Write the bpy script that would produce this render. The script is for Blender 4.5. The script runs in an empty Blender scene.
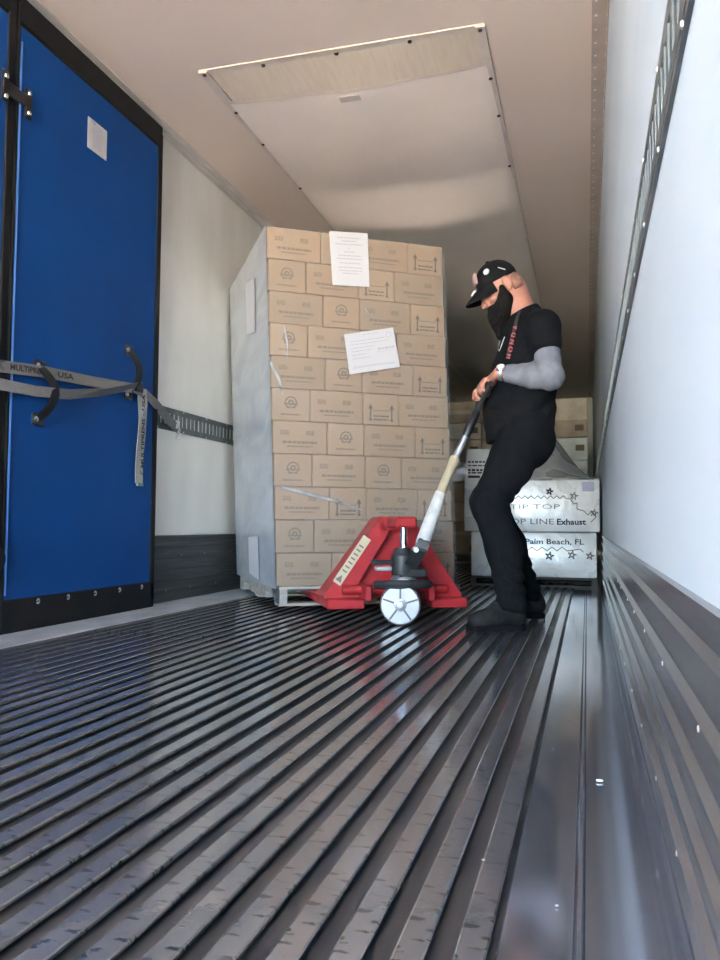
import bpy, bmesh, math, random
import numpy as np
from mathutils import Matrix, Vector
random.seed(7)
scene = bpy.context.scene
COL = scene.collection
R = math.radians

# ------------------------------------------------------------------ camera
F_PX = 794.9
CAM = Vector((0.0, 0.0, 0.46))
CR = Vector((0.96163885, 0.27424195, 0.00648711))
CU = Vector((0.00894985, -0.05500091, 0.99844619))
CW = Vector((-0.27417263, 0.96008659, 0.05534543))
cam_d = bpy.data.cameras.new('camera')
cam_d.sensor_fit = 'VERTICAL'
cam_d.sensor_height = 36.0
cam_d.lens = F_PX / 960 * 36.0
cam_d.clip_start = 0.02
cam_d.clip_end = 500
cam = bpy.data.objects.new('camera', cam_d)
COL.objects.link(cam)
cam.matrix_world = Matrix(((CR.x, CU.x, -CW.x, CAM.x), (CR.y, CU.y, -CW.y, CAM.y), (CR.z, CU.z, -CW.z, CAM.z), (0, 0, 0, 1)))
scene.camera = cam

# ------------------------------------------------------------------ light
world = bpy.data.worlds.new('sky')
scene.world = world
world.use_nodes = True
wn = world.node_tree.nodes
bg = wn['Background']
sky = wn.new('ShaderNodeTexSky')
sky.sky_type = 'NISHITA'
sky.sun_disc = False
sky.sun_elevation = R(48)
sky.sun_rotation = R(80)
sky.air_density = 1.0
sky.dust_density = 0.3
sky.ozone_density = 3.0
tint = wn.new('ShaderNodeMix')
tint.data_type = 'RGBA'
tint.blend_type = 'MULTIPLY'
tint.inputs[0].default_value = 1.0
tint.inputs[7].default_value = (0.96, 0.98, 0.98, 1)
world.node_tree.links.new(sky.outputs[0], tint.inputs[6])
world.node_tree.links.new(tint.outputs[2], bg.inputs[0])
bg.inputs[1].default_value = 0.47
sun_d = bpy.data.lights.new('sun', 'SUN')
sun_d.energy = 28.0
sun_d.angle = R(0.6)
sun_d.color = (1.0, 0.93, 0.84)
sun = bpy.data.objects.new('sun', sun_d)
COL.objects.link(sun)
sun.rotation_euler = Vector((-0.62, -0.16, -0.77)).to_track_quat('-Z', 'Y').to_euler()
por_d = bpy.data.lights.new('rear_opening_portal', 'AREA')
por_d.shape = 'RECTANGLE'
por_d.size = 2.45
por_d.size_y = 2.73
por_d.cycles.is_portal = True
por = bpy.data.objects.new('rear_opening_portal', por_d)
COL.objects.link(por)
por.location = (-1.117, -3.6, 1.365)
por.rotation_euler = (R(90), 0, 0)
vs = scene.view_settings
vs.view_transform = 'Standard'
vs.look = 'None'
vs.gamma = 1.0
vs.use_curve_mapping = False
vs.exposure = 3.85

# ------------------------------------------------------------------ helpers
def ray(px, py):
    return CW + CR * ((px - 360) / F_PX) - CU * ((py - 480) / F_PX)
def at(px, py, d):            # point at distance d along the viewing direction
    return CAM + ray(px, py) * d
def on_y(px, py, y):
    v = ray(px, py); return CAM + v * (y / v.y)
def on_x(px, py, x):
    v = ray(px, py); return CAM + v * (x / v.x)
def on_z(px, py, z):
    v = ray(px, py); return CAM + v * ((z - CAM.z) / v.z)

def wmat(o):
    m = o.matrix_basis.copy()
    while o.parent:
        o = o.parent
        m = o.matrix_basis @ m
    return m

def tag(o, label=None, cat=None, group=None, kind=None):
    if label: o['label'] = label
    if cat: o['category'] = cat
    if group: o['group'] = group
    if kind: o['kind'] = kind
    return o

def empty(name, loc, rz=0.0, label=None, cat=None, group=None):
    o = bpy.data.objects.new(name, None)
    COL.objects.link(o)
    o.empty_display_size = 0.1
    o.location = loc
    o.rotation_euler = (0, 0, rz)
    return tag(o, label, cat, group)

def mesh_obj(name, me, mat, parent=None, loc=None, rot=None):
    o = bpy.data.objects.new(name, me)
    COL.objects.link(o)
    if parent: o.parent = parent
    if loc is not None: o.location = loc
    if rot is not None: o.rotation_euler = rot
    if mat is not None and len(me.materials) == 0: me.materials.append(mat)
    return o

class MB:
    def __init__(s): s.v = []; s.f = []
    def add(s, vs_, fs_):
        b = len(s.v); s.v += [Vector(v) for v in vs_]; s.f += [tuple(b + i for i in f) for f in fs_]; return s
    def box(s, c, size, ax=None, bev=0.0):
        c = Vector(c); hx, hy, hz = [q / 2 for q in size]
        X, Y, Z = ax if ax else (Vector((1, 0, 0)), Vector((0, 1, 0)), Vector((0, 0, 1)))
        if bev <= 0:
            vs_ = [c + X * (hx * i) + Y * (hy * j) + Z * (hz * k) for i in (-1, 1) for j in (-1, 1) for k in (-1, 1)]
            return s.add(vs_, [(0, 1, 3, 2), (4, 6, 7, 5), (0, 4, 5, 1), (2, 3, 7, 6), (0, 2, 6, 4), (1, 5, 7, 3)])
        bm = bmesh.new(); bmesh.ops.create_cube(bm, size=1.0)
        for v in bm.verts: v.co = Vector((v.co.x * size[0], v.co.y * size[1], v.co.z * size[2]))
        bmesh.ops.bevel(bm, geom=list(bm.edges), offset=bev, segments=1, affect='EDGES', profile=0.5)
        bm.verts.index_update()
        s.add([c + X * v.co.x + Y * v.co.y + Z * v.co.z for v in bm.verts], [[v.index for v in f.verts] for f in bm.faces])
        bm.free(); return s
    def quad(s, a, b, c, d): return s.add([a, b, c, d], [(0, 1, 2, 3)])
    def tube(s, pts, r, n=10, cap=True, flat=1.0, up=None):
        pts = [Vector(p) for p in pts]; N = len(pts)
        rs = r if isinstance(r, (list, tuple)) else [r] * N
        rings = []; prev = None
        for i, p in enumerate(pts):
            t = (pts[min(i + 1, N - 1)] - pts[max(i - 1, 0)]).normalized()
            if prev is None:
                ref = Vector(up) if up is not None else (Vector((0, 0, 1)) if abs(t.z) < .9 else Vector((1, 0, 0)))
            else: ref = prev
            a = (ref - t * ref.dot(t)).normalized(); prev = a
            b = t.cross(a)
            rings.append([p + a * (rs[i] * math.cos(2 * math.pi * k / n)) + b * (rs[i] * flat * math.sin(2 * math.pi * k / n)) for k in range(n)])
        vs_ = [v for rg in rings for v in rg]
        fs_ = [(i * n + k, i * n + (k + 1) % n, (i + 1) * n + (k + 1) % n, (i + 1) * n + k) for i in range(N - 1) for k in range(n)]
        if cap: fs_ += [tuple(range(n - 1, -1, -1)), tuple((N - 1) * n + k for k in range(n))]
        return s.add(vs_, fs_)
    def band(s, pts, wdir, width, th, ndir=None):      # a strap with a rectangular section along pts
        pts = [Vector(p) for p in pts]; N = len(pts); vs_ = []
        for i, p in enumerate(pts):
            t = (pts[min(i + 1, N - 1)] - pts[max(i - 1, 0)]).normalized()
            wd = wdir[i] if isinstance(wdir, list) else wdir
            wv = Vector(wd); wv = (wv - t * wv.dot(t)).normalized(); nv = t.cross(wv)
            for a, b in ((-1, -1), (1, -1), (1, 1), (-1, 1)):
                vs_.append(p + wv * (a * width / 2) + nv * (b * th / 2))
        fs_ = [(i * 4 + k, i * 4 + (k + 1) % 4, (i + 1) * 4 + (k + 1) % 4, (i + 1) * 4 + k) for i in range(N - 1) for k in range(4)]
        fs_ += [(3, 2, 1, 0), tuple((N - 1) * 4 + k for k in range(4))]
        return s.add(vs_, fs_)
    def lathe(s, c, axis, prof, n=20):                # prof: (distance along axis, radius)
        c = Vector(c); ax = Vector(axis).normalized()
        a = ax.orthogonal().normalized(); b = ax.cross(a); vs_ = []
        for (h, r) in prof:
            for k in range(n):
                t = 2 * math.pi * k / n
                vs_.append(c + ax * h + (a * math.cos(t) + b * math.sin(t)) * r)
        m = len(prof)
        fs_ = [(i * n + k, i * n + (k + 1) % n, (i + 1) * n + (k + 1) % n, (i + 1) * n + k) for i in range(m - 1) for k in range(n)]
        fs_ += [tuple(range(n - 1, -1, -1)), tuple((m - 1) * n + k for k in range(n))]
        return s.add(vs_, fs_)
    def prism(s, pts, d):                              # polygon pts extruded by vector d
        pts = [Vector(p) for p in pts]; d = Vector(d); n = len(pts)
        return s.add(pts + [p + d for p in pts], [tuple(range(n - 1, -1, -1)), tuple(range(n, 2 * n))] + [(k, (k + 1) % n, n + (k + 1) % n, n + k) for k in range(n)])
    def mesh(s, name, smooth=False, inv=None):
        me = bpy.data.meshes.new(name)
        me.from_pydata([inv @ v if inv else v for v in s.v], [], s.f)
        bm = bmesh.new(); bm.from_mesh(me); bmesh.ops.recalc_face_normals(bm, faces=bm.faces); bm.to_mesh(me); bm.free()
        if smooth:
            for p in me.polygons: p.use_smooth = True
            try: me.set_sharp_from_angle(angle=R(40))
            except Exception: pass
        me.update(); return me
    def build(s, name, mat, parent=None, smooth=False):   # vertices are in world space
        inv = wmat(parent).inverted() if parent else None
        return mesh_obj(name, s.mesh(name, smooth, inv), mat, parent)
    def build_c(s, name, mat, smooth=False, c=None):      # top-level, origin at the base centre
        xs = [v.x for v in s.v]; ys = [v.y for v in s.v]; zs = [v.z for v in s.v]
        c = Vector(c) if c is not None else Vector(((min(xs) + max(xs)) / 2, (min(ys) + max(ys)) / 2, min(zs)))
        return mesh_obj(name, s.mesh(name, smooth, Matrix.Translation(-c)), mat, None, c)

def struct(mb, name, mat, parent=None, smooth=False, label=None, cat=None):
    o = mb.build(name, mat, parent, smooth)
    if parent is None: tag(o, label, cat, kind='structure')
    return o

# ------------------------------------------------------------------ materials
def mat(name, col, rough=0.6, metal=0.0, col2=None, scale=6.0, stretch=(1, 1, 1), bump=0.0, bscale=None, bstretch=None, rvar=0.0, spec=0.5, sheen=0.0, detail=6.0, lo=0.35, hi=0.65, speck=None):
    m = bpy.data.materials.new(name); m.use_nodes = True
    nt = m.node_tree; N = nt.nodes; L = nt.links; P = N['Principled BSDF']
    P.inputs['Base Color'].default_value = (*col, 1); P.inputs['Roughness'].default_value = rough
    P.inputs['Metallic'].default_value = metal; P.inputs['Specular IOR Level'].default_value = spec
    if sheen: P.inputs['Sheen Weight'].default_value = sheen
    tc = N.new('ShaderNodeTexCoord')
    def noise(sc, st, det):
        mp = N.new('ShaderNodeMapping'); mp.inputs['Scale'].default_value = st
        L.new(tc.outputs['Object'], mp.inputs[0])
        n = N.new('ShaderNodeTexNoise'); n.inputs['Scale'].default_value = sc; n.inputs['Detail'].default_value = det
        L.new(mp.outputs[0], n.inputs['Vector']); return n
    if col2 or rvar:
        n = noise(scale, stretch, detail)
        rp = N.new('ShaderNodeMapRange'); rp.inputs[1].default_value = lo; rp.inputs[2].default_value = hi
        L.new(n.outputs[0], rp.inputs[0])
        if col2:
            mx = N.new('ShaderNodeMix'); mx.data_type = 'RGBA'
            mx.inputs[6].default_value = (*col, 1); mx.inputs[7].default_value = (*col2, 1)
            L.new(rp.outputs[0], mx.inputs[0]); L.new(mx.outputs[2], P.inputs['Base Color'])
            if speck:            # small dark nicks and dirt
                n2 = noise(speck[0], speck[1], 3.0)
                r3 = N.new('ShaderNodeMapRange'); r3.inputs[1].default_value = speck[2]; r3.inputs[2].default_value = speck[2] + .06; r3.inputs[4].default_value = speck[3]
                L.new(n2.outputs[0], r3.inputs[0])
                m3 = N.new('ShaderNodeMix'); m3.data_type = 'RGBA'; m3.inputs[7].default_value = (.05, .05, .05, 1)
                L.new(r3.outputs[0], m3.inputs[0]); L.new(mx.outputs[2], m3.inputs[6]); L.new(m3.outputs[2], P.inputs['Base Color'])
        if rvar:
            r2 = N.new('ShaderNodeMapRange'); r2.inputs[3].default_value = max(.02, rough - rvar); r2.inputs[4].default_value = min(1, rough + rvar)
            L.new(rp.outputs[0], r2.inputs[0]); L.new(r2.outputs[0], P.inputs['Roughness'])
    if bump:
        nb = noise(bscale or scale, bstretch or stretch, 4.0)
        b = N.new('ShaderNodeBump'); b.inputs['Strength'].default_value = 1.0; b.inputs['Distance'].default_value = bump
        L.new(nb.outputs[0], b.inputs['Height']); L.new(b.outputs[0], P.inputs['Normal'])
    return m

def film_mat(name, col, opacity, rough, wr=0.004, wscale=9.0, stretch=(1, 1, 1), op_lo=0.5, op_hi=1.0):
    m = bpy.data.materials.new(name); m.use_nodes = True
    nt = m.node_tree; N = nt.nodes; L = nt.links
    N.remove(N['Principled BSDF']); out = N['Material Output']
    tr = N.new('ShaderNodeBsdfTransparent'); df = N.new('ShaderNodeBsdfDiffuse'); gl = N.new('ShaderNodeBsdfGlossy')
    df.inputs[0].default_value = (*col, 1); gl.inputs['Roughness'].default_value = rough
    gl.inputs['Color'].default_value = (.9, .92, .95, 1)
    tc = N.new('ShaderNodeTexCoord'); mp = N.new('ShaderNodeMapping'); mp.inputs['Scale'].default_value = stretch
    L.new(tc.outputs['Object'], mp.inputs[0])
    ns = N.new('ShaderNodeTexNoise'); ns.inputs['Scale'].default_value = wscale; ns.inputs['Detail'].default_value = 5; ns.inputs['Distortion'].default_value = 1.2
    L.new(mp.outputs[0], ns.inputs['Vector'])
    bp = N.new('ShaderNodeBump'); bp.inputs['Distance'].default_value = wr; L.new(ns.outputs[0], bp.inputs['Height'])
    L.new(bp.outputs[0], gl.inputs['Normal'])
    rp = N.new('ShaderNodeMapRange'); rp.inputs[1].default_value = .3; rp.inputs[2].default_value = .7
    rp.inputs[3].default_value = opacity * op_lo; rp.inputs[4].default_value = min(1, opacity * op_hi); L.new(ns.outputs[0], rp.inputs[0])
    m1 = N.new('ShaderNodeMixShader'); L.new(rp.outputs[0], m1.inputs[0]); L.new(tr.outputs[0], m1.inputs[1]); L.new(df.outputs[0], m1.inputs[2])
    fr = N.new('ShaderNodeFresnel'); fr.inputs[0].default_value = 1.42; L.new(bp.outputs[0], fr.inputs['Normal'])
    m2 = N.new('ShaderNodeMixShader'); L.new(fr.outputs[0], m2.inputs[0]); L.new(m1.outputs[0], m2.inputs[1]); L.new(gl.outputs[0], m2.inputs[2])
    L.new(m2.outputs[0], out.inputs[0]); return m

M_wall_r = mat('white_wall_panel_sky_tint', (.53, .62, .71), .45, col2=(.485, .575, .66), scale=1.2, stretch=(1, .5, 2.0), rvar=.06)  # white panel with the blue of the skylight put into its colour
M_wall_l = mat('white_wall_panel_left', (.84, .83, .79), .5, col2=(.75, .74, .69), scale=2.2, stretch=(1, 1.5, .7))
M_ceil = mat('ceiling_panel_bounce_tint', (.73, .63, .56), .7, spec=.2, col2=(.67, .575, .505), scale=.8, bump=.0004, bscale=1.4)  # warm light bouncing off the yard is put into the tan
M_fab = mat('duct_fabric', (.88, .80, .735), .8, spec=.15, col2=(.83, .75, .685), scale=2.0, bump=.007, bscale=2.5, bstretch=(1.0, .6, 1))
M_mesh = mat('duct_mesh', (.62, .55, .46), .7, col2=(.57, .50, .41), scale=14, stretch=(3.5, .5, 1), bump=.0008, bscale=40)
M_border = mat('duct_border', (.66, .59, .53), .7, spec=.2, col2=(.58, .51, .46), scale=9)
M_rib = mat('floor_aluminium', (.30, .315, .34), .16, metal=.65, col2=(.21, .22, .235), scale=2.2, stretch=(5, 1.2, 5), bump=.00012, bscale=45, bstretch=(1.0, 1.2, 1), detail=3, lo=.15, hi=.85, speck=(30, (1, 2.2, 1), .585, .7))
M_groove = mat('floor_groove', (.070, .073, .078), .45, metal=.4, col2=(.052, .054, .057), scale=4, stretch=(6, .5, 6), rvar=.1)
M_plate = mat('floor_plate', (.56, .63, .74), .11, metal=.9, col2=(.50, .56, .66), scale=1.6, stretch=(4, 1.0, 4), rvar=.015, detail=3, lo=.2, hi=.8, speck=(16, (1, 1, 1), .72, .5))  # blue cast of the floor reflection is put into the base colour
M_strip = mat('edge_strip_aluminium', (.62, .64, .66), .42, metal=.35, col2=(.46, .47, .48), scale=7, stretch=(1, .6, 1))
M_kick = mat('scuff_band_aluminium', (.26, .275, .30), .26, metal=.7, col2=(.21, .22, .235), scale=2.5, stretch=(2, 1.0, 4), detail=3, lo=.15, hi=.85)
M_kick_l = mat('scuff_band_dark', (.11, .11, .112), .45, metal=.5, col2=(.07, .07, .07), scale=3, stretch=(4, .6, 9))
M_etrack = mat('track_steel', (.17, .19, .19), .42, metal=.55, col2=(.11, .12, .12), scale=12)
M_trim = mat('trim_grey', (.50, .44, .39), .5, col2=(.40, .35, .31), scale=6)
M_rivet = mat('rivet_metal', (.75, .74, .72), .3, metal=.8)
M_blue = mat('blue_vinyl', (.005, .062, .25), .55, spec=.12, col2=(.006, .055, .22), scale=2.4, bump=.003, bscale=2.0, detail=5)
M_blue_edge = mat('blue_edge_piping', (.05, .15, .42), .3)
M_black = mat('black_rubber', (.006, .006, .007), .6, spec=.2, col2=(.010, .010, .011), scale=8)
M_blackp = mat('black_plastic', (.010, .010, .012), .35)
M_bolt = mat('bright_bolt', (.85, .85, .86), .18, metal=1.0)
M_strap = mat('grey_webbing', (.21, .20, .195), .8, col2=(.16, .155, .15), scale=60, stretch=(1, 1, 6), bump=.0006, bscale=160)
M_strapl = mat('grey_webbing_tail', (.34, .34, .325), .8, col2=(.28, .28, .27), scale=60, bump=.0005, bscale=160)
M_ink = mat('black_ink', (.02, .02, .025), .7)
M_inkf = mat('faded_ink', (.16, .13, .12), .8)
M_print = mat('carton_print', (.165, .117, .082), .8)
M_printd = mat('carton_print_dark', (.105, .078, .060), .8)
M_paper = mat('white_paper', (.50, .50, .53), .8, spec=.2)
M_paper2 = mat('paper_ink', (.36, .36, .42), .8)
M_card = [mat('cardboard_%s' % n, c, .75, col2=c2, scale=3.0, bump=.0006, bscale=30) for n, c, c2 in (
    ('warm', (.31, .212, .138), (.282, .192, .122)), ('tan', (.288, .204, .134), (.262, .186, .12)), ('pale', (.325, .228, .151), (.295, .205, .133)))]
M_cardb = [mat('far_carton_%s' % n, tuple(min(.9, q * 1.3) for q in c), .8, col2=c2, scale=4.0, bump=.001, bscale=14) for n, c, c2 in (
    ('brown', (.46, .36, .27), (.36, .28, .21)), ('beige', (.60, .52, .42), (.50, .42, .33)), ('white', (.70, .68, .62), (.6, .57, .5)))]
M_film_f = film_mat('clear_stretch_film', (.8, .82, .84), .10, .14, wr=.006, wscale=7)
M_film_s = film_mat('milky_stretch_film', (.68, .72, .76), .68, .25, wr=.004, wscale=5, stretch=(1, .35, 1.1), op_lo=.85, op_hi=1.1)
M_film_w = film_mat('white_film_strand', (.62, .64, .67), .62, .25)
M_wood = mat('pallet_wood', (.40, .37, .33), .8, col2=(.26, .235, .20), scale=7, stretch=(1, 6, 6), bump=.001)
M_wood2 = mat('pallet_wood_grey', (.36, .37, .37), .7, col2=(.26, .26, .26), scale=7)
M_red = mat('red_paint', (.40, .020, .026), .42, col2=(.32, .016, .022), scale=9, rvar=.06)
M_chrome = mat('chrome', (.85, .85, .86), .12, metal=1.0)
M_cast = mat('black_casting', (.02, .021, .023), .45, col2=(.035, .035, .036), scale=20)
M_hub = mat('wheel_white', (.52, .54, .56), .45, col2=(.46, .48, .50), scale=12)
M_tyre = mat('tyre_grey', (.10, .10, .105), .5)
M_steelg = mat('grey_steel', (.25, .26, .28), .4, metal=.6)
M_tapew = mat('white_tape', (.52, .52, .52), .6, col2=(.40, .40, .40), scale=25, bump=.003, bscale=45)
M_tapec = mat('cream_tape', (.42, .35, .24), .6, col2=(.33, .27, .18), scale=20, bump=.003, bscale=40)
M_sticker = mat('cream_sticker', (.45, .40, .28), .6)
M_silver = mat('silver_wrapped_card', (.82, .83, .83), .30, col2=(.70, .71, .71), scale=4, bump=.010, bscale=7, rvar=.08, metal=.15)
M_drape = mat('grey_drape_film', (.60, .61, .60), .28, col2=(.48, .485, .48), scale=4, bump=.022, bscale=5, rvar=.1, metal=.25)
M_skin = mat('skin', (.42, .185, .125), .55, col2=(.35, .145, .10), scale=22, bump=.0008, bscale=160)
M_beard = mat('beard_hair', (.006, .0055, .005), .85, spec=.1, col2=(.013, .011, .010), scale=60, stretch=(3, 3, .6), bump=.006, bscale=70, bstretch=(3, 3, .5))
M_stub = mat('cropped_hair', (.27, .125, .09), .85, col2=(.16, .085, .065), scale=60)
M_tee = mat('black_cotton', (.005, .0055, .007), .9, col2=(.007, .0075, .009), scale=18, bump=.001, bscale=60, spec=.12)
M_jean = mat('black_denim', (.0045, .005, .0065), .9, col2=(.0065, .007, .0085), scale=14, bump=.001, bscale=80, spec=.12)
M_sleeve = mat('grey_knit', (.175, .18, .205), .9, col2=(.145, .15, .172), scale=30, bump=.001, bscale=120, spec=.2)
M_boot = mat('black_leather', (.005, .005, .006), .7, spec=.15, col2=(.02, .02, .02), scale=16, bump=.001, bscale=30)
M_sole = mat('boot_sole', (.005, .005, .006), .8, spec=.1)
M_cap = mat('black_cap', (.005, .005, .006), .85, spec=.12, col2=(.010, .010, .010), scale=20)
M_patch = mat('pink_patch', (.36, .22, .21), .7)
M_whitep = mat('white_badge', (.55, .55, .54), .6)
M_redt = mat('red_letter', (.34, .05, .05), .6)
M_eye = mat('eye_white', (.42, .36, .33), .3)
M_asph = mat('yard_concrete', (.50, .41, .32), .9, col2=(.45, .37, .29), scale=.6)
M_shell = mat('trailer_skin', (.7, .7, .7), .5)

# ------------------------------------------------------------------ room shell
XL, XR, ZC, Y0, Y1 = -2.345, 0.111, 2.735, -3.6, 14.6
struct(MB().box(((XL + XR) / 2, (Y0 + Y1) / 2, ZC + .04), (XR - XL + .2, Y1 - Y0 + .1, .08)), 'ceiling', M_ceil, label='pale tan trailer ceiling panel above the load, tinted for warm ground bounce', cat='ceiling')
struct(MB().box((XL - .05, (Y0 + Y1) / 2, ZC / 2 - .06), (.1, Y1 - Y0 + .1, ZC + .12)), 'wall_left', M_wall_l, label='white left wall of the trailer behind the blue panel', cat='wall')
struct(MB().box((XR + .05, (Y0 + Y1) / 2, ZC / 2 - .06), (.1, Y1 - Y0 + .1, ZC + .12)), 'wall_right', M_wall_r, label='white right wall of the trailer, tinted blue for skylight', cat='wall')
struct(MB().box(((XL + XR) / 2, Y1 + .05, ZC / 2), (XR - XL, .1, ZC)), 'wall_back', M_wall_l, label='shadowed front bulkhead wall at the far end', cat='wall')
# floor bed with its ribs, plates and edge strip as pieces
floor = struct(MB().box(((XL + XR) / 2, (Y0 + Y1) / 2, -.067), (XR - XL, Y1 - Y0, .11)), 'floor', M_groove, label='dark ribbed aluminium trailer floor', cat='floor')
LEN = Y1 - Y0
def rib_mesh(w, name, hh=.012):
    t = .0025
    prof = [(-.006, -hh), (-.006, -.006), (-w / 2, -.005), (-w / 2, -t * .5), (-w / 2 + t, 0), (w / 2 - t, 0), (w / 2, -t * .5), (w / 2, -.005), (.006, -.006), (.006, -hh)]
    return MB().prism([(x, 0, z) for x, z in prof], (0, LEN, 0)).mesh(name)
rm = rib_mesh(.0345, 'rib')
PITCH = .0635
xr0 = -.125
for i in range(31):
    mesh_obj('rib', rm, M_rib, floor, (xr0 - i * PITCH, Y0, 0.0))
for x0, x1, z in ((-.098, -.018, 0), (-.0165, -.009, .003), (-.0075, XR, 0)):
    mb = MB().box(((x0 + x1) / 2, (Y0 + Y1) / 2, z - .011), (x1 - x0, LEN, .022), bev=.0015)
    mb.build('plate', M_plate, floor)
xs1 = xr0 - 30 * PITCH - .024
MB().box(((XL + xs1) / 2, (Y0 + Y1) / 2, -.008), (xs1 - XL, LEN, .026), bev=.002).build('edge_strip', M_strip, floor)

def scuff(name, side, m, label):
    x = XR if side > 0 else XL
    prof = [(-.002, 0.004), (.006, 0.006), (.004, .030)]
    for k in range(5):
        z = .052 + k * .066
        prof += [(.003, z), (.012, z + .008), (.012, z + .024), (.003, z + .032)]
    prof += [(.003, .368), (.009, .374), (.009, .386), (-.002, .388)]
    mb = MB().prism([(x - side * a, Y0, z) for a, z in prof], (0, LEN, 0))
    o = struct(mb, name, m, label=label, cat='baseboard')
    rv = MB()
    for i in range(70):
        y = .35 + i * .17
        rv.lathe((x - side * .0118, y + random.uniform(-.05, .05), (.072, .27)[i % 2]), (-side, 0, 0), [(0, .004), (.0012, .003)], 6)
    r = rv.build('rivets', M_rivet, o); r['kind'] = 'stuff'
    return o
scuff('baseboard_right', 1, M_kick, 'corrugated aluminium scuff band along the right wall')
scuff('baseboard_left', -1, M_kick_l, 'dark corrugated scuff band below the left wall')

def etrack(name, side, y0, y1, label):
    x = XR if side > 0 else XL
    z0, z1 = .998, 1.131
    t = .007
    zc = (z0 + z1) / 2
    mb = MB()
    def bar(za, zb, ya, yb, tt, x_off=0): mb.box((x - side * (tt / 2 + x_off), (ya + yb) / 2, (za + zb) / 2), (tt, yb - ya, zb - za))
    bar(z0, z0 + .012, y0, y1, .006); bar(z1 - .012, z1, y0, y1, .006)
    bar(z0 + .012, zc - .034, y0, y1, t); bar(zc + .034, z1 - .012, y0, y1, t)
    n = int((y1 - y0) / .0508)
    for i in range(n):
        y = y0 + i * .0508
        bar(zc - .034, zc + .034, y + .026, y + .0508, t)
    o = tag(struct(mb, name, M_etrack, label=label, cat='track'), kind='structure')
    rv = MB()
    for i in range(int((y1 - y0) / .3)):
        for z in (z0 + .007, z1 - .007): rv.lathe((x - side * .0055, y0 + .1 + i * .3, z), (-side, 0, 0), [(0, .006), (.003, .004)], 6)
    r = rv.build('rivets', M_rivet, o); r['kind'] = 'stuff'
etrack('trim_1', 1, -3.4, 12.0, 'dark slotted cargo track running along the right wall')
etrack('trim_2', -1, 2.4, 12.0, 'dark slotted cargo track on the left wall')
# ceiling corner trims
tr = struct(MB().box((XR - .035, (Y0 + Y1) / 2, ZC - .0025), (.07, LEN, .005)).box((XR - .0025, (Y0 + Y1) / 2, ZC - .03), (.005, LEN, .06)), 'trim_3', M_trim, label='riveted corner trim between ceiling and right wall', cat='trim')
rv = MB()
for i in range(95):
    y = 2.0 + i * .105
    rv.lathe((XR - .052, y, ZC - .005), (0, 0, -1), [(0, .007), (.003, .005)], 6)
    rv.lathe((XR - .005, y + .05, ZC - .045), (-1, 0, 0), [(0, .007), (.003, .005)], 6)
o = rv.build('rivets', M_rivet, tr); o['kind'] = 'stuff'
struct(MB().box((XL + .03, (Y0 + Y1) / 2, ZC - .003), (.06, LEN, .006)).box((XL + .004, (Y0 + Y1) / 2, ZC - .022), (.008, LEN, .045)).tube([(XL + .016 + .004 * math.sin(i * 1.7), Y0 + i * .1, ZC - .014 - .003 * math.sin(i * 2.3)) for i in range(128)], .012, 6), 'trim_4', mat('caulk_trim', (.60, .57, .54), .5, col2=(.5, .47, .44), scale=5), smooth=True, label='caulked corner trim between ceiling and left wall', cat='trim')
# yard outside the open doors
struct(MB().box((0, -25.7, -1.3), (80, 44, .1)), 'ground', M_asph, label='pale sunlit concrete yard behind the trailer', cat='ground')

# ------------------------------------------------------------------ ceiling air duct
duct = empty('air_duct', (-1.145, 3.5, ZC), label='sagging pale fabric air duct fixed under the trailer ceiling', cat='duct')
DX0, DX1, DY0 = -1.86, -.43, 3.51
def duct_z(x, y):
    u_ = (x - DX0) / (DX1 - DX0); e = max(0.0, 4 * u_ * (1 - u_)) ** .6
    g = min(1, max(0, (y - DY0 - .02) / .35))
    deep = .045 + .11 * min(1, max(0, (y - 4.95) / .5)) ** 1.2 + .02 * math.sin(max(0, y - 4.0) * 2.1)
    return ZC - .006 - e * g * max(.012, deep) - .006 * math.sin(x * 9 + y * 3) * e * g
def grid(x0, x1, y0, y1, nx, ny, zf, off=0.0):
    vs_ = [(x0 + (x1 - x0) * i / nx, y0 + (y1 - y0) * j / ny, zf(x0 + (x1 - x0) * i / nx, y0 + (y1 - y0) * j / ny) + off) for j in range(ny + 1) for i in range(nx + 1)]
    fs_ = [(j * (nx + 1) + i, j * (nx + 1) + i + 1, (j + 1) * (nx + 1) + i + 1, (j + 1) * (nx + 1) + i) for j in range(ny) for i in range(nx)]
    return vs_, fs_
mb = MB(); mb.add(*grid(DX0, DX1, DY0 + .28, 13.5, 40, 150, duct_z)); mb.build('fabric', M_fab, duct, True)
mb = MB(); mb.add(*grid(DX0 + .06, DX1 - .045, DY0 + .03, DY0 + .285, 30, 8, duct_z, -.001)); mb.build('mesh_panel', M_mesh, duct, True)
mb = MB(); mb.box(((DX0 + DX1) / 2, DY0 + .02, ZC - .003), (DX1 - DX0, .05, .006)); mb.build('front_border', M_border, duct)
for x in (DX0 + .02, DX1 - .02):
    MB().box((x, DY0 + 4.1, ZC - .007), (.045, 8.2, .014)).build('side_border', M_border, duct)
MB().add(*grid(DX0 + .03, DX1 - .03, DY0 + .275, DY0 + .30, 30, 1, duct_z, -.005)).build('seam', M_border, duct, True)
bolt_me = MB().lathe((0, 0, 0), (0, 0, -1), [(0, .011), (.006, .010), (.009, .005)], 8).mesh('bolt', True)
for x, y in [(DX0 + .02, DY0 + .02), (-1.52, DY0 + .02), (-1.14, DY0 + .02), (-.78, DY0 + .02), (DX1 - .02, DY0 + .02)] + [(DX0 + .02, y) for y in (3.91, 4.29, 4.93, 5.61)] + [(DX1 - .02, y) for y in (3.94, 4.32, 4.96, 5.7, 6.3)]:
    mesh_obj('bolt', bolt_me, M_blackp, duct, (x - duct.location.x, y - duct.location.y, -.013))
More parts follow.
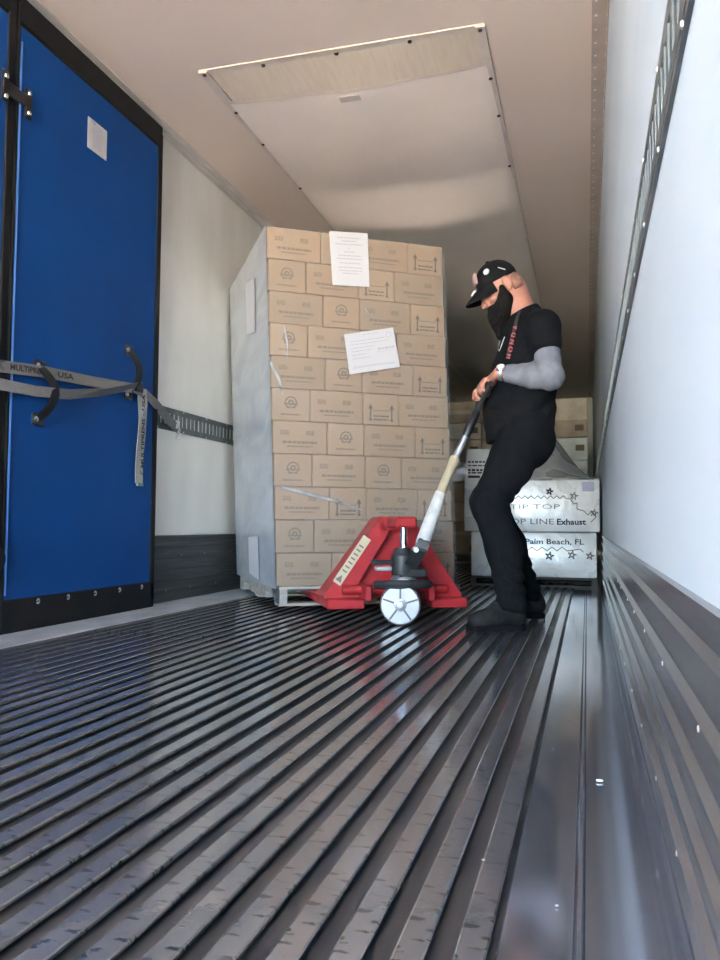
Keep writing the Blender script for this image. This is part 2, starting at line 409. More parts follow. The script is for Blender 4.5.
MB().box((-1.17, 3.86, duct_z(-1.17, 3.86) - .006), (.11, .05, .002)).build('tag', M_border, duct)

# ------------------------------------------------------------------ text and flat print helpers
def text_geo(body, size, bold=0.0):
    cu = bpy.data.curves.new('lettering', 'FONT'); cu.body = body; cu.size = size; cu.offset = bold; cu.resolution_u = 2
    ob = bpy.data.objects.new('lettering', cu); COL.objects.link(ob)
    me = bpy.data.meshes.new_from_object(ob.evaluated_get(bpy.context.evaluated_depsgraph_get()))
    vs_ = [v.co.copy() for v in me.vertices]; fs_ = [tuple(p.vertices) for p in me.polygons]
    bpy.data.objects.remove(ob); bpy.data.curves.remove(cu); bpy.data.meshes.remove(me)
    return vs_, fs_
def put_text(mb, body, size, org, right, up, bold=0.0, width=None):
    vs_, fs_ = text_geo(body, size, bold)
    x0 = min(v.x for v in vs_); x1 = max(v.x for v in vs_)
    k = (width / (x1 - x0)) if width else 1.0
    right = Vector(right).normalized(); up = Vector(up).normalized()
    mb.add([Vector(org) + right * ((v.x - x0) * k) + up * v.y for v in vs_], fs_)
def stroke(mb, pts, w, nrm):                 # a drawn line lying on a surface
    nrm = Vector(nrm)
    for a, b in zip(pts[:-1], pts[1:]):
        a = Vector(a); b = Vector(b); t = (b - a)
        if t.length < 1e-6: continue
        t.normalize(); s = nrm.cross(t) * (w / 2)
        mb.quad(a - s - t * (w * .3), b - s + t * (w * .3), b + s + t * (w * .3), a + s - t * (w * .3))

# ------------------------------------------------------------------ blue bulkhead panels against the left wall
XB = -2.272
def bulkhead(y0, y1, label):
    root = empty('bulkhead_panel', (XB - .035, (y0 + y1) / 2, 0.0), label=label, cat='panel')
    zt = 2.675
    MB().box((XB - .036, (y0 + y1) / 2, 1.345), (.066, y1 - y0 - .02, 2.43), bev=.012).build('core', M_blue, root)
    MB().box((XB - .034, (y0 + y1) / 2, zt - .055), (.072, y1 - y0, .125), bev=.008).build('top_edge', M_black, root)
    MB().box((XB - .034, (y0 + y1) / 2, .072), (.074, y1 - y0, .140), bev=.006).build('bottom_flap', M_black, root)
    MB().box((XB - .034, y1 - .022, 1.335), (.074, .052, 2.61), bev=.008).build('side_edge', M_black, root)
    MB().box((XB - .034, y0 + .008, 1.335), (.072, .022, 2.61), bev=.006).build('side_edge', M_black, root)
    MB().tube([(XB - .001, y0 + .024, .16), (XB - .001, y0 + .024, 2.48)], .006, 6).build('piping', M_blue_edge, root)
    n = 5
    for i in range(n):
        y = 2.92 + (3.747 - 2.92) * i / (n - 1) + (y1 - 3.875)
        MB().lathe((XB + .001, y, .121), (1, 0, 0), [(0, .013), (.003, .013), (.007, .007)], 10).build('flap_bolt', M_bolt, root, True)
    return root
bk = bulkhead(2.700, 3.880, 'tall blue vinyl bulkhead panel with black edges, nearest the pallet load')
bk2 = bulkhead(1.510, 2.690, 'blue vinyl bulkhead panel cut off by the left frame edge')
# hinge between the panels, held on the right hand one
hg = MB()
hg.box((XB + .008, 2.694, 2.235), (.014, .15, .055), bev=.005).box((XB + .008, 2.765, 2.23), (.014, .04, .13), bev=.005).box((XB + .008, 2.625, 2.235), (.014, .04, .13), bev=.005)
h = hg.build('hinge', M_blackp, bk)
for y in (2.765, 2.625):
    for z in (2.19, 2.275): MB().lathe((XB + .015, y, z), (1, 0, 0), [(0, .011), (.003, .010), (.005, .005)], 8).build('bolt', M_bolt, h, True)
def handle(p_top, p_bot, bulge, parent):
    a = Vector(p_top); b = Vector(p_bot); pts = []
    for i in range(13):
        t = i / 12; s = math.sin(math.pi * t)
        pts.append(a.lerp(b, t) + Vector((.055 * s ** .7, bulge * s ** .8, 0)))
    mb = MB().band(pts, [Vector((.3, 1, .0))] * 13, .036, .012)
    for q in (a, b): mb.box(q + Vector((.004, .012, 0)), (.012, .075, .052), bev=.004)
    hd = mb.build('handle', M_blackp, parent, True)
    for q in (a, b): MB().lathe(q + Vector((.010, -.006, 0)), (1, 0, 0), [(0, .014), (.004, .013), (.008, .007)], 10).build('bolt', M_bolt, hd, True)
handle(on_x(37, 366, XB), on_x(35, 419, XB), .055, bk)
handle(on_x(127, 350, XB), on_x(126, 394, XB), .035, bk)
q = on_x(-8, 557, XB)
handle(q + Vector((0, -.09, .08)), q + Vector((0, -.10, -.10)), .08, bk2)
# white notice on the panel
c = on_x(97, 139, XB)
pl = MB().box((XB + .002, c.y, c.z), (.002, .155, .150)).build('notice', M_paper, bk)
tx = MB()
for k in range(9):
    z = c.z + .055 - k * .013; w = .055 * (.6 + .4 * random.random())
    tx.quad(*[(XB + .0035, c.y + s1 * w, z + s2) for s1, s2 in ((-1, 0), (1, 0), (1, .004), (-1, .004))])
tx.quad(*[(XB + .0035, c.y - .055 + s1, c.z + .058 + s2) for s1, s2 in ((0, 0), (.04, 0), (.04, .012), (0, .012))])
tx.build('print', M_paper2, pl)['kind'] = 'stuff'

# ------------------------------------------------------------------ cargo strap
strap = empty('cargo_strap', (XB, 3.4, 1.0), label='grey printed webbing strap across the blue panel, tail hanging, hooked to wall track', cat='strap')
e0 = on_x(175, 428, XL + .02)
up_pts = [Vector((XB + .012, 1.6, 1.03)), Vector((XB + .012, 2.3, 1.062)), on_x(0, 366, XB + .012), on_x(45, 372, XB + .014), on_x(90, 381, XB + .02), on_x(132, 388, XB + .04)]
bd = MB().band(up_pts, Vector((0, 0, 1)), .050, .003).build('upper_band', M_strap, strap)
low = [Vector((XB + .03, 1.6, 1.00)), Vector((XB + .03, 2.3, 1.03)), on_x(0, 384, XB + .03), on_x(35, 391, XB + .045), on_x(70, 394.5, XB + .055), on_x(105, 392, XB + .055), on_x(136, 386, XB + .045)]
MB().band(low, [Vector((0, 0, 1))] * 3 + [Vector((.35, 0, 1))] * 2 + [Vector((.8, 0, 1))] * 2, .046, .003).build('lower_band', M_strap, strap)
run = [on_x(134, 388, XB + .035), on_x(146, 394, XB + .03), on_x(156, 404, XB + .012), on_x(168, 419, XL + .045), e0 + Vector((.01, 0, .0))]
MB().band(run, [Vector((0, 0, 1)), Vector((0, 0, 1)), Vector((.3, 0, 1)), Vector((.6, 0, 1)), Vector((.3, 0, 1))], .048, .004).build('hook_band', M_strap, strap)
hk = MB().box(e0 + Vector((.012, .0, .02)), (.016, .045, .05), bev=.004).tube([e0 + Vector((.008, -.01, .03)), e0 + Vector((.02, .012, -.01)), e0 + Vector((.014, .014, -.045)), e0 + Vector((.004, .016, -.06))], .009, 8).box(e0 + Vector((.010, .018, -.045)), (.014, .03, .04), bev=.003)
hk.build('hook', M_bolt, strap, True)
MB().box(on_x(139, 387, XB + .04), (.016, .07, .055), bev=.005).build('buckle', M_blackp, strap)
t0 = on_x(142, 389, XB + .03); t1 = on_x(140, 483, XB + .018)
tl_pts = [t0.lerp(t1, i / 6) + Vector((.008 * math.sin(i * .9), 0, 0)) for i in range(7)]
tl = MB().band(tl_pts, [Vector((.25 if i < 2 else .05, 1, 0)) for i in range(7)], .066, .003).build('tail', M_strapl, strap)
MB().box(t1 + Vector((0, 0, -.008)), (.005, .057, .016)).build('tail_end', mat('green_stitch', (.12, .2, .18), .8), strap)
# lettering on the webbing
lt = MB()
a = on_x(7, 366, XB + .017); b = on_x(42, 371.5, XB + .018)
put_text(lt, 'MULTIPRENS', .034, a + Vector((.0, .02, -.010)), (b - a), (0, 0, 1), .001, width=.235)
lt.build('lettering', M_ink, bd)
lt = MB()
a2 = on_x(58, 374, XB + .020); put_text(lt, 'USA', .034, a2 + Vector((0, 0, -.013)), on_x(90, 380, XB + .024) - a2, (0, 0, 1), .001, width=.11)
lt.build('lettering', M_ink, bd)
lt = MB()
for rr in (.022, .015):
    stroke(lt, [a + Vector((.002, -.02 + rr * math.cos(t * .4), .002 + rr * math.sin(t * .4))) for t in range(4, 13)], .003, (1, 0, 0))
lt.build('logo', M_ink, bd)['kind'] = 'stuff'
lt = MB(); tu = (t0 - t1).normalized()
tb = t1 + Vector((.012, .013, 0)) + tu * .055
put_text(lt, 'MULTIPRENS - USA', .040, tb + tu * .025, tu, (0, -1, 0), .0012, width=.385)
lt.build('lettering', M_ink, tl)
lt = MB()
for rr in (.020, .013):
    stroke(lt, [tb + Vector((.001, -.016, 0)) + tu * (.008 - rr * math.sin(t * .35)) + Vector((0, rr * math.cos(t * .35), 0)) for t in range(0, 10)], .003, (1, 0, 0))
lt.build('logo', M_ink, tl)['kind'] = 'stuff'

# ------------------------------------------------------------------ the pallet load
A = R(34.0)
U = Vector((math.cos(A), math.sin(A), 0)); V = Vector((-math.sin(A), math.cos(A), 0))
NB = Vector((-1.6, 3.88, 0)); ZB, ZT, NL = .132, 2.052, 11
RH = (ZT - ZB) / NL
RHOR = Vector((.962, .274, 0))
def lean(z):
    t = (z - ZB) / (ZT - ZB); return RHOR * (.044 - .080 * t)
def on_stack(px, py, off):
    z = 1.0
    for _ in range(5):
        p0 = NB + lean(z) - V * off
        v = ray(px, py); k = (p0 - CAM).dot(V) / v.dot(V); p = CAM + v * k; z = p.z
    return p
def on_side(px, py, off):
    z = 1.0
    for _ in range(5):
        p0 = NB + lean(z) - U * off
        v = ray(px, py); k = (p0 - CAM).dot(U) / v.dot(U); p = CAM + v * k; z = p.z
    return p
CL, CS, CH = .299, .209, RH - .0025
carton_me = []
for m_ in M_card:
    me = MB().box((0, 0, CH / 2), (CL - .002, CS - .002, CH), bev=.004).mesh('carton'); me.materials.append(m_); carton_me.append(me)
def word_line(mb, x0, x1, z, hgt, rnd, y=0.0):
    x = x0
    while x < x1 - .004:
        w = rnd.uniform(.010, .028); x2 = min(x1, x + w)
        mb.quad((x, y, z), (x2, y, z), (x2, y, z + hgt), (x, y, z + hgt)); x = x2 + rnd.uniform(.003, .006)
def print_long(rnd):
    mb = MB()
    for cx in (-.085, .055):
        for k in range(3): word_line(mb, cx - .022, cx + .024, .118 - k * .009, .006, rnd)
    word_line(mb, -.095, .095, .055, .013, rnd); word_line(mb, -.07, .07, .036, .007, rnd)
    return mb.mesh('print_long')
def print_emblem(rnd):
    mb = MB(); c0 = (-.0, .098)
    n = 20
    for r0, r1 in ((.026, .034), (.006, .016)):
        for k in range(n):
            if r0 > .02 and k in (14, 15, 16): continue
            t0_, t1_ = 2 * math.pi * k / n, 2 * math.pi * (k + 1) / n
            mb.quad(*[(c0[0] + rr * math.cos(t), 0, c0[1] + rr * math.sin(t)) for rr, t in ((r0, t0_), (r1, t0_), (r1, t1_), (r0, t1_))])
    mb.quad((-.04, 0, .086), (.04, 0, .086), (.036, 0, .094), (-.036, 0, .094))
    word_line(mb, -.026, .026, .068, .009, rnd)
    word_line(mb, -.055, .055, .030, .008, rnd)
    return mb.mesh('print_emblem')
def print_arrows(rnd):
    mb = MB()
    for cx in (-.062, .062):
        mb.quad((cx - .004, 0, .022), (cx + .004, 0, .022), (cx + .004, 0, .095), (cx - .004, 0, .095))
        mb.add([(cx - .014, 0, .088), (cx + .014, 0, .088), (cx, 0, .116)], [(0, 1, 2)])
        mb.quad((cx - .008, 0, .022), (cx + .008, 0, .022), (cx + .008, 0, .034), (cx - .008, 0, .034))
    mb.quad((-.05, 0, .079), (.05, 0, .079), (.05, 0, .082), (-.05, 0, .082))
    word_line(mb, -.045, .045, .045, .008, rnd); word_line(mb, -.045, .045, .026, .008, rnd)
    return mb.mesh('print_arrows')
rp = random.Random(3)
PR = {'L': print_long(rp), 'E': print_emblem(rp), 'A': print_arrows(rp)}
for k, m_ in (('L', M_print), ('E', M_print), ('A', M_printd)): PR[k].materials.append(m_)
ROWS = ['LELA', 'ELAL', 'LELA', 'ELAL', 'LELA', 'ELAL', 'LELA', 'ELEL', 'LALA', 'ELAL', 'LELA']   # top to bottom
ORD = ['first', 'second', 'third', 'fourth', 'fifth', 'sixth', 'seventh', 'eighth', 'ninth', 'tenth', 'bottom']
LAY = ['top', 'second highest', 'third highest', 'fourth highest', 'fifth highest', 'middle', 'fifth lowest', 'fourth lowest', 'third lowest', 'second lowest', 'bottom']
KINDT = {'L': 'long printed side', 'E': 'round emblem end', 'A': 'arrow marked end'}
POS = ['leftmost', 'second from left', 'third from left', 'rightmost']
def place_carton(kind, p_front, ax_right, ax_in, label, mi):
    # p_front: middle of the bottom edge of the outward face
    dep = CS if kind == 'L' else CL
    c = p_front + ax_in * (dep / 2)
    rz = math.atan2(ax_right.y, ax_right.x) + (0 if kind == 'L' else R(90)) + random.uniform(-.006, .006)
    o = mesh_obj('carton', carton_me[mi], None, None, c, (0, 0, rz))
    tag(o, label, 'carton', 'cartons of the wrapped pallet load')
    pr = mesh_obj('print', PR[kind], None, o); pr['kind'] = 'stuff'
    if kind == 'L': pr.location = (0, -CS / 2 - .0002, 0)
    else: pr.location = (-CL / 2 - .0002, 0, 0); pr.rotation_euler = (0, 0, R(-90))
for k in range(NL):
    row = ROWS[k]; z = ZT - (k + 1) * RH + .001; base = NB + lean(z + RH / 2) + Vector((0, 0, z))
    x = 0.0
    for i, kd in enumerate(row):
        w = CL if kd == 'L' else CS
        jit = random.uniform(0, .005)
        if k == NL - 1 and i == 0: jit = -.002
        place_carton(kd, base + U * (x + w / 2) + V * jit, U, V, 'carton with %s out, %s, %s layer of stack' % (KINDT[kd], POS[i], LAY[k]), random.randrange(3))
        x += w + .001
    y = CS if row[0] == 'L' else CL
    seq = 'LELE' if row[0] == 'L' else 'ELEE'
    for i, kd in enumerate(seq):
        w = CL if kd == 'L' else CS
        if kd == 'L': place_carton(kd, base + V * (y + w / 2 + .001), -V, U, 'carton long side behind milky film, %s from the corner, %s layer' % (ORD[i], LAY[k]), random.randrange(3))
        else: place_carton(kd, base + V * (y + w / 2 + .001), -V, U, 'carton end behind milky film, %s from the corner, %s layer' % (ORD[i], LAY[k]), random.randrange(3))
        y += w + .002
LW, LD = 1.021, 1.235
wrap = empty('stretch_wrap', NB + U * .5 + V * .6 + Vector((0, 0, .05)), A, 'clear stretch film wound around the tall stack of cartons', 'plastic wrap')
def film(p0, ax, length, nrm, nx, nz, amp, z0, z1, seed):
    rr = random.Random(seed); mb = MB(); vs_ = []
    for j in range(nz + 1):
        z = z0 + (z1 - z0) * j / nz
        for i in range(nx + 1):
            a_ = amp * (rr.random() if 0 < i < nx else .3)
            vs_.append(NB + lean(z) + p0 + ax * (length * i / nx) + nrm * (.0075 + a_) + Vector((0, 0, z)))
    fs_ = [(j * (nx + 1) + i, j * (nx + 1) + i + 1, (j + 1) * (nx + 1) + i + 1, (j + 1) * (nx + 1) + i) for j in range(nz) for i in range(nx)]
    return mb.add(vs_, fs_)
film(Vector((0, 0, 0)) - U * .006, U, LW + .012, -V, 20, 44, .003, .10, ZT, 1).build('front_film', M_film_f, wrap, True)
film(V * (-.006), V, LD + .008, -U, 10, 24, .0015, .118, ZT - .002, 2).build('side_film', M_film_s, wrap, True)
a = on_stack(281, 487, .016); b = on_stack(336, 501, .022); c = on_stack(362, 510, .016)
MB().tube([a, a.lerp(b, .5), b, c], [.008, .010, .006, .004], 6).build('film_strand', M_film_w, wrap, True)
for (px0, py0, px1, py1, w) in ((270, 362, 283, 395, .02), (284, 326, 287, 358, .009), (365, 308, 369, 320, .010)):
    a = on_stack(px0, py0, .013); b = on_stack(px1, py1, .013); MB().tube([a, a.lerp(b, .5) + U * .01, b], [w * .4, w * .5, w * .2], 5, flat=.25).build('film_crease', M_film_w, wrap, True)
# sheets of paper on the load
def sheet(name, pts, off_n, label, seed, big):
    mid = sum(pts, Vector()) / 4; rr = random.Random(seed)
    o = MB().prism(pts, off_n * .0015).build_c(name, M_paper, c=mid); tag(o, label, 'paper')
    tl_, tr_, br_, bl_ = pts
    def P(u_, v_): return (tl_.lerp(tr_, u_)).lerp(bl_.lerp(br_, u_), v_) + off_n * .0025
    mb = MB()
    def line(v_, u0, u1, hgt):
        u_ = u0
        while u_ < u1 - .01:
            u2 = min(u1, u_ + rr.uniform(.03, .09)); mb.quad(P(u_, v_), P(u2, v_), P(u2, v_ + hgt), P(u_, v_ + hgt)); u_ = u2 + .015
    if big == 1:
        for v_, w in ((.10, .3), (.16, .2), (.22, .36), (.29, .03), (.36, .14), (.43, .3), (.49, .34), (.57, .28), (.65, .32), (.71, .3), (.76, .22)): line(v_, .5 - w, .5 + w, .022)
    elif big == 2:
        line(.06, .36, .68, .02)
        for v_, u0, u1 in ((.20, .1, .82), (.28, .1, .86), (.37, .1, .55), (.45, .1, .5), (.54, .1, .4), (.63, .1, .45)): line(v_, u0, u1, .02)
        line(.45, .62, .96, .05); line(.54, .6, .95, .012)
        for t in range(9): # signature stroke
            pass
        stroke(mb, [P(.08 + .83 * t / 40, .86 + .035 * math.sin(t * 2.2) * (1 if t % 3 else .4)) for t in range(41)], .0035, off_n)
        for rr_ in (.05,): stroke(mb, [P(.88 + rr_ * math.cos(t * .7), .16 + rr_ * 1.3 * math.sin(t * .7)) for t in range(10)], .003, off_n)
    if mb.v: mb.build('print', M_paper2, o)['kind'] = 'stuff'
sheet('notice_sheet', [on_stack(x, y, .016) for x, y in ((329, 231), (367.5, 233.5), (369.5, 287), (332.5, 285))], -V, 'upright white notice sheet taped near the top of the wrapped stack', 5, 1)
sheet('shipping_sheet', [on_stack(x, y, .016) for x, y in ((344, 334.5), (393, 327.5), (400, 367), (349.5, 374.5))], -V, 'tilted white shipping sheet with handwriting on the wrapped stack', 6, 2)
sheet('side_sheet', [on_side(x, y, .016) for x, y in ((245.5, 284), (254.5, 278), (255, 332), (247, 335))], -U, 'narrow white sheet on the film covered side of the stack', 7, 0)
sheet('side_label', [on_side(x, y, .016) for x, y in ((248.5, 537), (258, 536), (259, 580), (249.5, 573))], -U, 'pale label low on the film covered side of the stack', 8, 0)

# pallet
def pallet(name, org, ux, vy, W, D, z0, z1, m1, label, group, nfront=3):
    root = empty(name, org + ux * (W / 2) + vy * (D / 2) + Vector((0, 0, z0)), math.atan2(ux.y, ux.x), label, 'pallet', group)
    ax = (ux, vy, Vector((0, 0, 1)))
    tk = .014
    for i in range(6):
        y = D * (i + .5) / 6; MB().box(org + ux * (W / 2) + vy * y + Vector((0, 0, z1 - tk / 2)), (W, D / 6 * .82 if i not in (0, 5) else D / 6 * .95, tk), ax).build('deck_board', m1, root)
    for i in range(3):
        y = (.06, D / 2, D - .06)[i]; MB().box(org + ux * (W / 2) + vy * y + Vector((0, 0, z0 + tk / 2)), (W, .11, tk), ax).build('bottom_board', m1, root)
    hz0, hz1 = z0 + tk, z1 - tk
    for x in (.022, W / 2, W - .022):
        prof = [(0, hz0), (.13, hz0), (.15, hz0 + .038), (.36, hz0 + .038), (.38, hz0), (D - .38, hz0), (D - .36, hz0 + .038), (D - .15, hz0 + .038), (D - .13, hz0), (D, hz0), (D, hz1), (0, hz1)]
        MB().prism([org + ux * (x - .02) + vy * a_ + Vector((0, 0, z_)) for a_, z_ in prof], ux * .04).build('stringer', m1, root)
    return root
pallet('wooden_pallet', NB + RHOR * .06 - V * .012 - U * .006, U, V, 1.03, 1.22, .030, .131, M_wood, 'worn wooden pallet carrying the tall stack of wrapped cartons', None)
# film skirt over the pallet corner
fs = NB + RHOR * .06 - V * .02 - U * .012
MB().add([fs + Vector((0, 0, .135)), fs + U * .055 + Vector((0, 0, .135)), fs + U * .05 + Vector((0, 0, .05)), fs + Vector((0, 0, .045)), fs + V * .2 + Vector((0, 0, .135)), fs + V * .12 + Vector((0, 0, .05))], [(0, 1, 2, 3), (0, 3, 5, 4)]).build('corner_film', M_film_f, wrap)

# ------------------------------------------------------------------ pallet jack
JA = R(28.0)
JO = Vector((-.927, 3.83, 0)); JX = Vector((math.cos(JA), math.sin(JA), 0)); JY = Vector((-math.sin(JA), math.cos(JA), 0)); JZ = Vector((0, 0, 1))
def J(x, y, z): return JO + JX * x + JY * y + JZ * z
jax = (JX, JY, JZ)
jack = empty('pallet_jack', JO, JA, 'red hand pallet jack with white wheel under the wrapped stack', 'pallet jack')
for s in (-1, 1):
    prof = [(-.085, .062), (-.085, .10), (-.07, .112), (.07, .112), (.085, .10), (.085, .062)]
    MB().prism([J(s * .255 + a_, .02, z_) for a_, z_ in prof], JY * 1.15).build('fork', M_red, jack)
fr = MB()
for s in (-1, 1):
    fr.prism([J(s * .345, -.04, .115), J(s * .345, -.04, .065), J(s * .245, -.04, .065), J(s * .045 + .015, -.04, .415), J(s * .078 + .015, -.04, .495)], JY * .075)
    fr.prism([J(s * .345, .035, .115), J(s * .325, .035, .115), J(s * .068 + .015, .035, .485), J(s * .078 + .015, .035, .495)], JY * .14)
    fr.box(J(s * .255, -.085, .083), (.18, .10, .045), jax, bev=.006)
fr.prism([J(-.28, .03, .12), J(.28, .03, .12), J(.06, .03, .47), J(-.06, .03, .47)], JY * .012)
fr.prism([J(-.075, -.04, .43), J(.105, -.04, .43), J(.093, -.04, .498), J(-.063, -.04, .498)], JY * .10)
fr.box(J(.010, -.12, .470), (.10, .24, .052), jax, bev=.010)
fr.box(J(0, -.01, .125), (.50, .05, .045), jax, bev=.005)
fr.build('lift_frame', M_red, jack)
MB().tube([J(-.26, -.06, .145), J(.26, -.06, .145)], .022, 12).build('torsion_bar', M_red, jack, True)
for s in (-1, 1):
    MB().box(J(s * .155, -.10, .135), (.03, .15, .075), jax, bev=.006).build('link_arm', M_red, jack)
a = J(-.285, -.0415, .175); b = J(-.135, -.0415, .395)
t = (b - a).normalized(); nrm = t.cross(JY).normalized()
st = MB().prism([a - nrm * .022, b - nrm * .022, b + nrm * .022, a + nrm * .022], -JY * .002).build('sticker', M_sticker, jack)
mb = MB()
for k in range(7):
    q0 = a.lerp(b, .25 + .09 * k) - JY * .003; mb.quad(q0 - nrm * .012, q0 + t * .008 - nrm * .012, q0 + t * .008 + nrm * .013, q0 + nrm * .013)
q0 = a.lerp(b, .05) - JY * .003; mb.add([q0 - nrm * .016, q0 + t * .035, q0 + nrm * .018], [(0, 1, 2)])
mb.build('print', M_inkf, st)['kind'] = 'stuff'
PY = -.215
MB().lathe(J(0, PY, .335), (0, 0, 1), [(0, .017), (.118, .017)], 16).build('lift_ram', M_chrome, jack, True)
pm = MB().lathe(J(-.005, PY, .225), (0, 0, 1), [(0, .05), (.01, .053), (.09, .053), (.105, .04), (.125, .036), (.128, .02)], 20)
pm.box(J(.035, PY, .235), (.13, .10, .045), jax, bev=.008)
pm.build('pump', M_cast, jack, True)
MB().box(J(-.10, PY - .01, .255), (.075, .05, .022), jax, bev=.004).build('valve_plate', M_rivet, jack)
MB().box(J(-.105, PY - .01, .285), (.10, .035, .022), jax, bev=.004).build('release_lever', M_cast, jack)
bm_ = MB().tube([J(-.125, PY + .02, .180), J(-.10, PY - .05, .184), J(-.04, PY - .085, .186), J(.05, PY - .08, .186), J(.11, PY - .04, .184), J(.13, PY + .02, .180)], .020, 8, flat=1.0)
bm_.build('bumper', M_cast, jack, True)
MB().lathe(J(0, PY, .165), (0, 0, 1), [(0, .05), (.02, .062), (.04, .062), (.06, .045)], 18).build('turntable', M_steelg, jack, True)
# steer wheels: the axle points to the camera, as the handle is turned to the man
AXW = Vector((.20, -.98, 0)).normalized(); WR = .094
WX = Vector((-AXW.y, AXW.x, 0))
wc = J(.0, PY, WR) + Vector((-.012, 0, 0))
MB().tube([wc - AXW * .10, wc + AXW * .10], .014, 10).build('axle', M_steelg, jack, True)
MB().box(wc + Vector((0, 0, .035)), (.06, .05, .12), (WX, AXW, JZ), bev=.006).build('steer_yoke', M_cast, jack)
for s in (-1, 1):
    c = wc + AXW * (s * .062)
    wl = MB().lathe(c - AXW * .027, AXW, [(0, WR - .012), (.004, WR - .003), (.010, WR), (.044, WR), (.050, WR - .003), (.054, WR - .010)], 32).build('steer_wheel', M_tyre, jack, True)
    f_ = c + AXW * (s * .0265)
    MB().lathe(f_, AXW * s, [(0, WR - .007), (.003, WR - .009), (.0035, WR - .012), (.001, .05), (.002, .03)], 32).build('hub_disc', M_hub, wl, True)
    MB().lathe(f_, AXW * s, [(0, .030), (.006, .028), (.008, .018), (.012, .016), (.013, .009)], 16).build('hub_cap', M_steelg, wl, True)
    for k in range(5):
        th = math.pi / 2 + k * 2 * math.pi / 5
        d = (WX * math.cos(th) + JZ * math.sin(th)); e_ = AXW.cross(d)
        MB().box(f_ + AXW * (s * .004) + d * .052, (.062, .008, .004), (d, e_, AXW)).build('spoke_slot', M_tyre, wl)
# handle
P0 = at(421, 548, 3.60); P1 = at(441, 492, 3.61); P2 = at(455, 459, 3.62); P3 = at(468, 431, 3.63); P4 = at(476, 413, 3.64)
G0 = at(490, 385, 3.54); G1 = at(479, 399, 3.76)
hb = J(.03, PY, .26)
br = MB()
HD = (P1 - P0).normalized(); HS = Vector((.27, -.96, 0)).normalized(); HN = HD.cross(HS).normalized()
for s in (-1, 1):
    br.prism([hb + HS * (s * .04) + HN * .03 + JZ * .0, hb + HS * (s * .04) - HN * .035, P0 + HS * (s * .035) - HN * .028, P0 + HD * .03 + HS * (s * .035) - HN * .026, P0 + HD * .03 + HS * (s * .035) + HN * .026, P0 + HS * (s * .035) + HN * .028], HS * (.010 * s))
br.box(P0 + HD * .012, (.055, .075, .06), (HN, HS, HD), bev=.008)
br.build('handle_bracket', M_cast, jack)
MB().tube([P0 - HN * .022 - HS * .065 - HD * .015, P0 - HN * .022 + HS * .065 - HD * .015], .012, 10).build('pivot_pin', M_tapew, jack, True)
MB().tube([P0, P0.lerp(P1, .08), P0.lerp(P1, .5), P0.lerp(P1, .97), P1], [.026, .034, .032, .026, .024], 14).build('white_tape_wrap', M_tapew, jack, True)
MB().tube([P1, P1.lerp(P2, .3), P1.lerp(P2, .8), P2, P2 + HD * .012], [.021, .022, .022, .026, .019], 12).build('cream_tape_wrap', M_tapec, jack, True)
MB().tube([P2, P3], .0165, 12).build('shaft', M_steelg, jack, True)
MB().tube([P3 - (P4 - P3) * .3, P3, P4, P4 + (P4 - P3) * .1], [.017, .021, .020, .016], 12).build('grip_sleeve', M_blackp, jack, True)
lp = MB()
for g in (G0, G1): lp.tube([P4, P4.lerp(g, .35), g - (G1 - G0).normalized() * (.0)], .012, 10)
lp.build('grip_fork', M_cast, jack, True)
gd = (G1 - G0).normalized()
MB().tube([G0 - gd * .02, G1 + gd * .02], .013, 12).build('grip_bar', M_blackp, jack, True)
sc = MB()
q0 = at(455, 470, 3.58)
sc.add([q0, q0 + Vector((.03, .0, .015)), q0 + Vector((.055, .01, .002)), q0 + Vector((.05, .01, -.02)), q0 + Vector((.02, -.01, -.05)), q0 + Vector((-.015, 0, -.05))], [(0, 1, 2, 3), (0, 3, 4, 5)])
sc.build('film_scrap', M_film_f, jack, False)

# ------------------------------------------------------------------ silver wrapped load behind the man
YS = 6.10
pallet('shipping_pallet', Vector((-.86, YS + .01, 0)), Vector((1, 0, 0)), Vector((0, 1, 0)), .93, 1.1, .0, .070, mat('dark_pallet_wood', (.06, .055, .05), .8), 'dark low pallet under the silver wrapped cartons', None)
def crumple(x0, x1, y0, y1, z0, z1, seed, amp):
    bm = bmesh.new(); bmesh.ops.create_cube(bm, size=1.0)
    for v in bm.verts: v.co = Vector(((x0 + x1) / 2 + v.co.x * (x1 - x0), (y0 + y1) / 2 + v.co.y * (y1 - y0), (z0 + z1) / 2 + v.co.z * (z1 - z0)))
    bmesh.ops.bevel(bm, geom=list(bm.edges), offset=.012, segments=2, affect='EDGES', profile=.5)
    bm.verts.index_update(); mb = MB(); mb.add([v.co for v in bm.verts], [[v.index for v in f.verts] for f in bm.faces]); bm.free(); return mb
lo_c = tag(crumple(-.855, .068, YS, YS + 1.05, .072, .408, 1, .006).build_c('wrapped_carton', M_silver, True), 'lower silver wrapped carton with West Palm Beach handwriting and stars', 'carton', 'silver wrapped cartons')
up_c = tag(crumple(-.905, .092, YS - .03, YS + 1.1, .412, .800, 2, .006).build_c('wrapped_carton', M_silver, True), 'upper silver wrapped carton with TOP LINE Exhaust handwriting', 'carton', 'silver wrapped cartons')
def hand(px, py, y): return on_y(px, py, y)
NF = Vector((0, -1, 0))
yu, yl = YS - .032, YS - .002
def put(mb, s, x0, x1, yb, hgt, ypl, bold):
    a = on_y(x0, yb, ypl); b = on_y(x1, yb, ypl)
    put_text(mb, s, hgt, a, (1, 0, 0), (0, 0, 1), bold, width=b.x - a.x)
mb = MB(); put(mb, 'TOP LINE', 503, 554, 524, .060, yu, .0); mb.build('faded_lettering', M_inkf, up_c)
mb = MB(); put(mb, 'Exhaust', 557, 586, 524.5, .060, yu, .0016); mb.build('bold_lettering', M_ink, up_c)
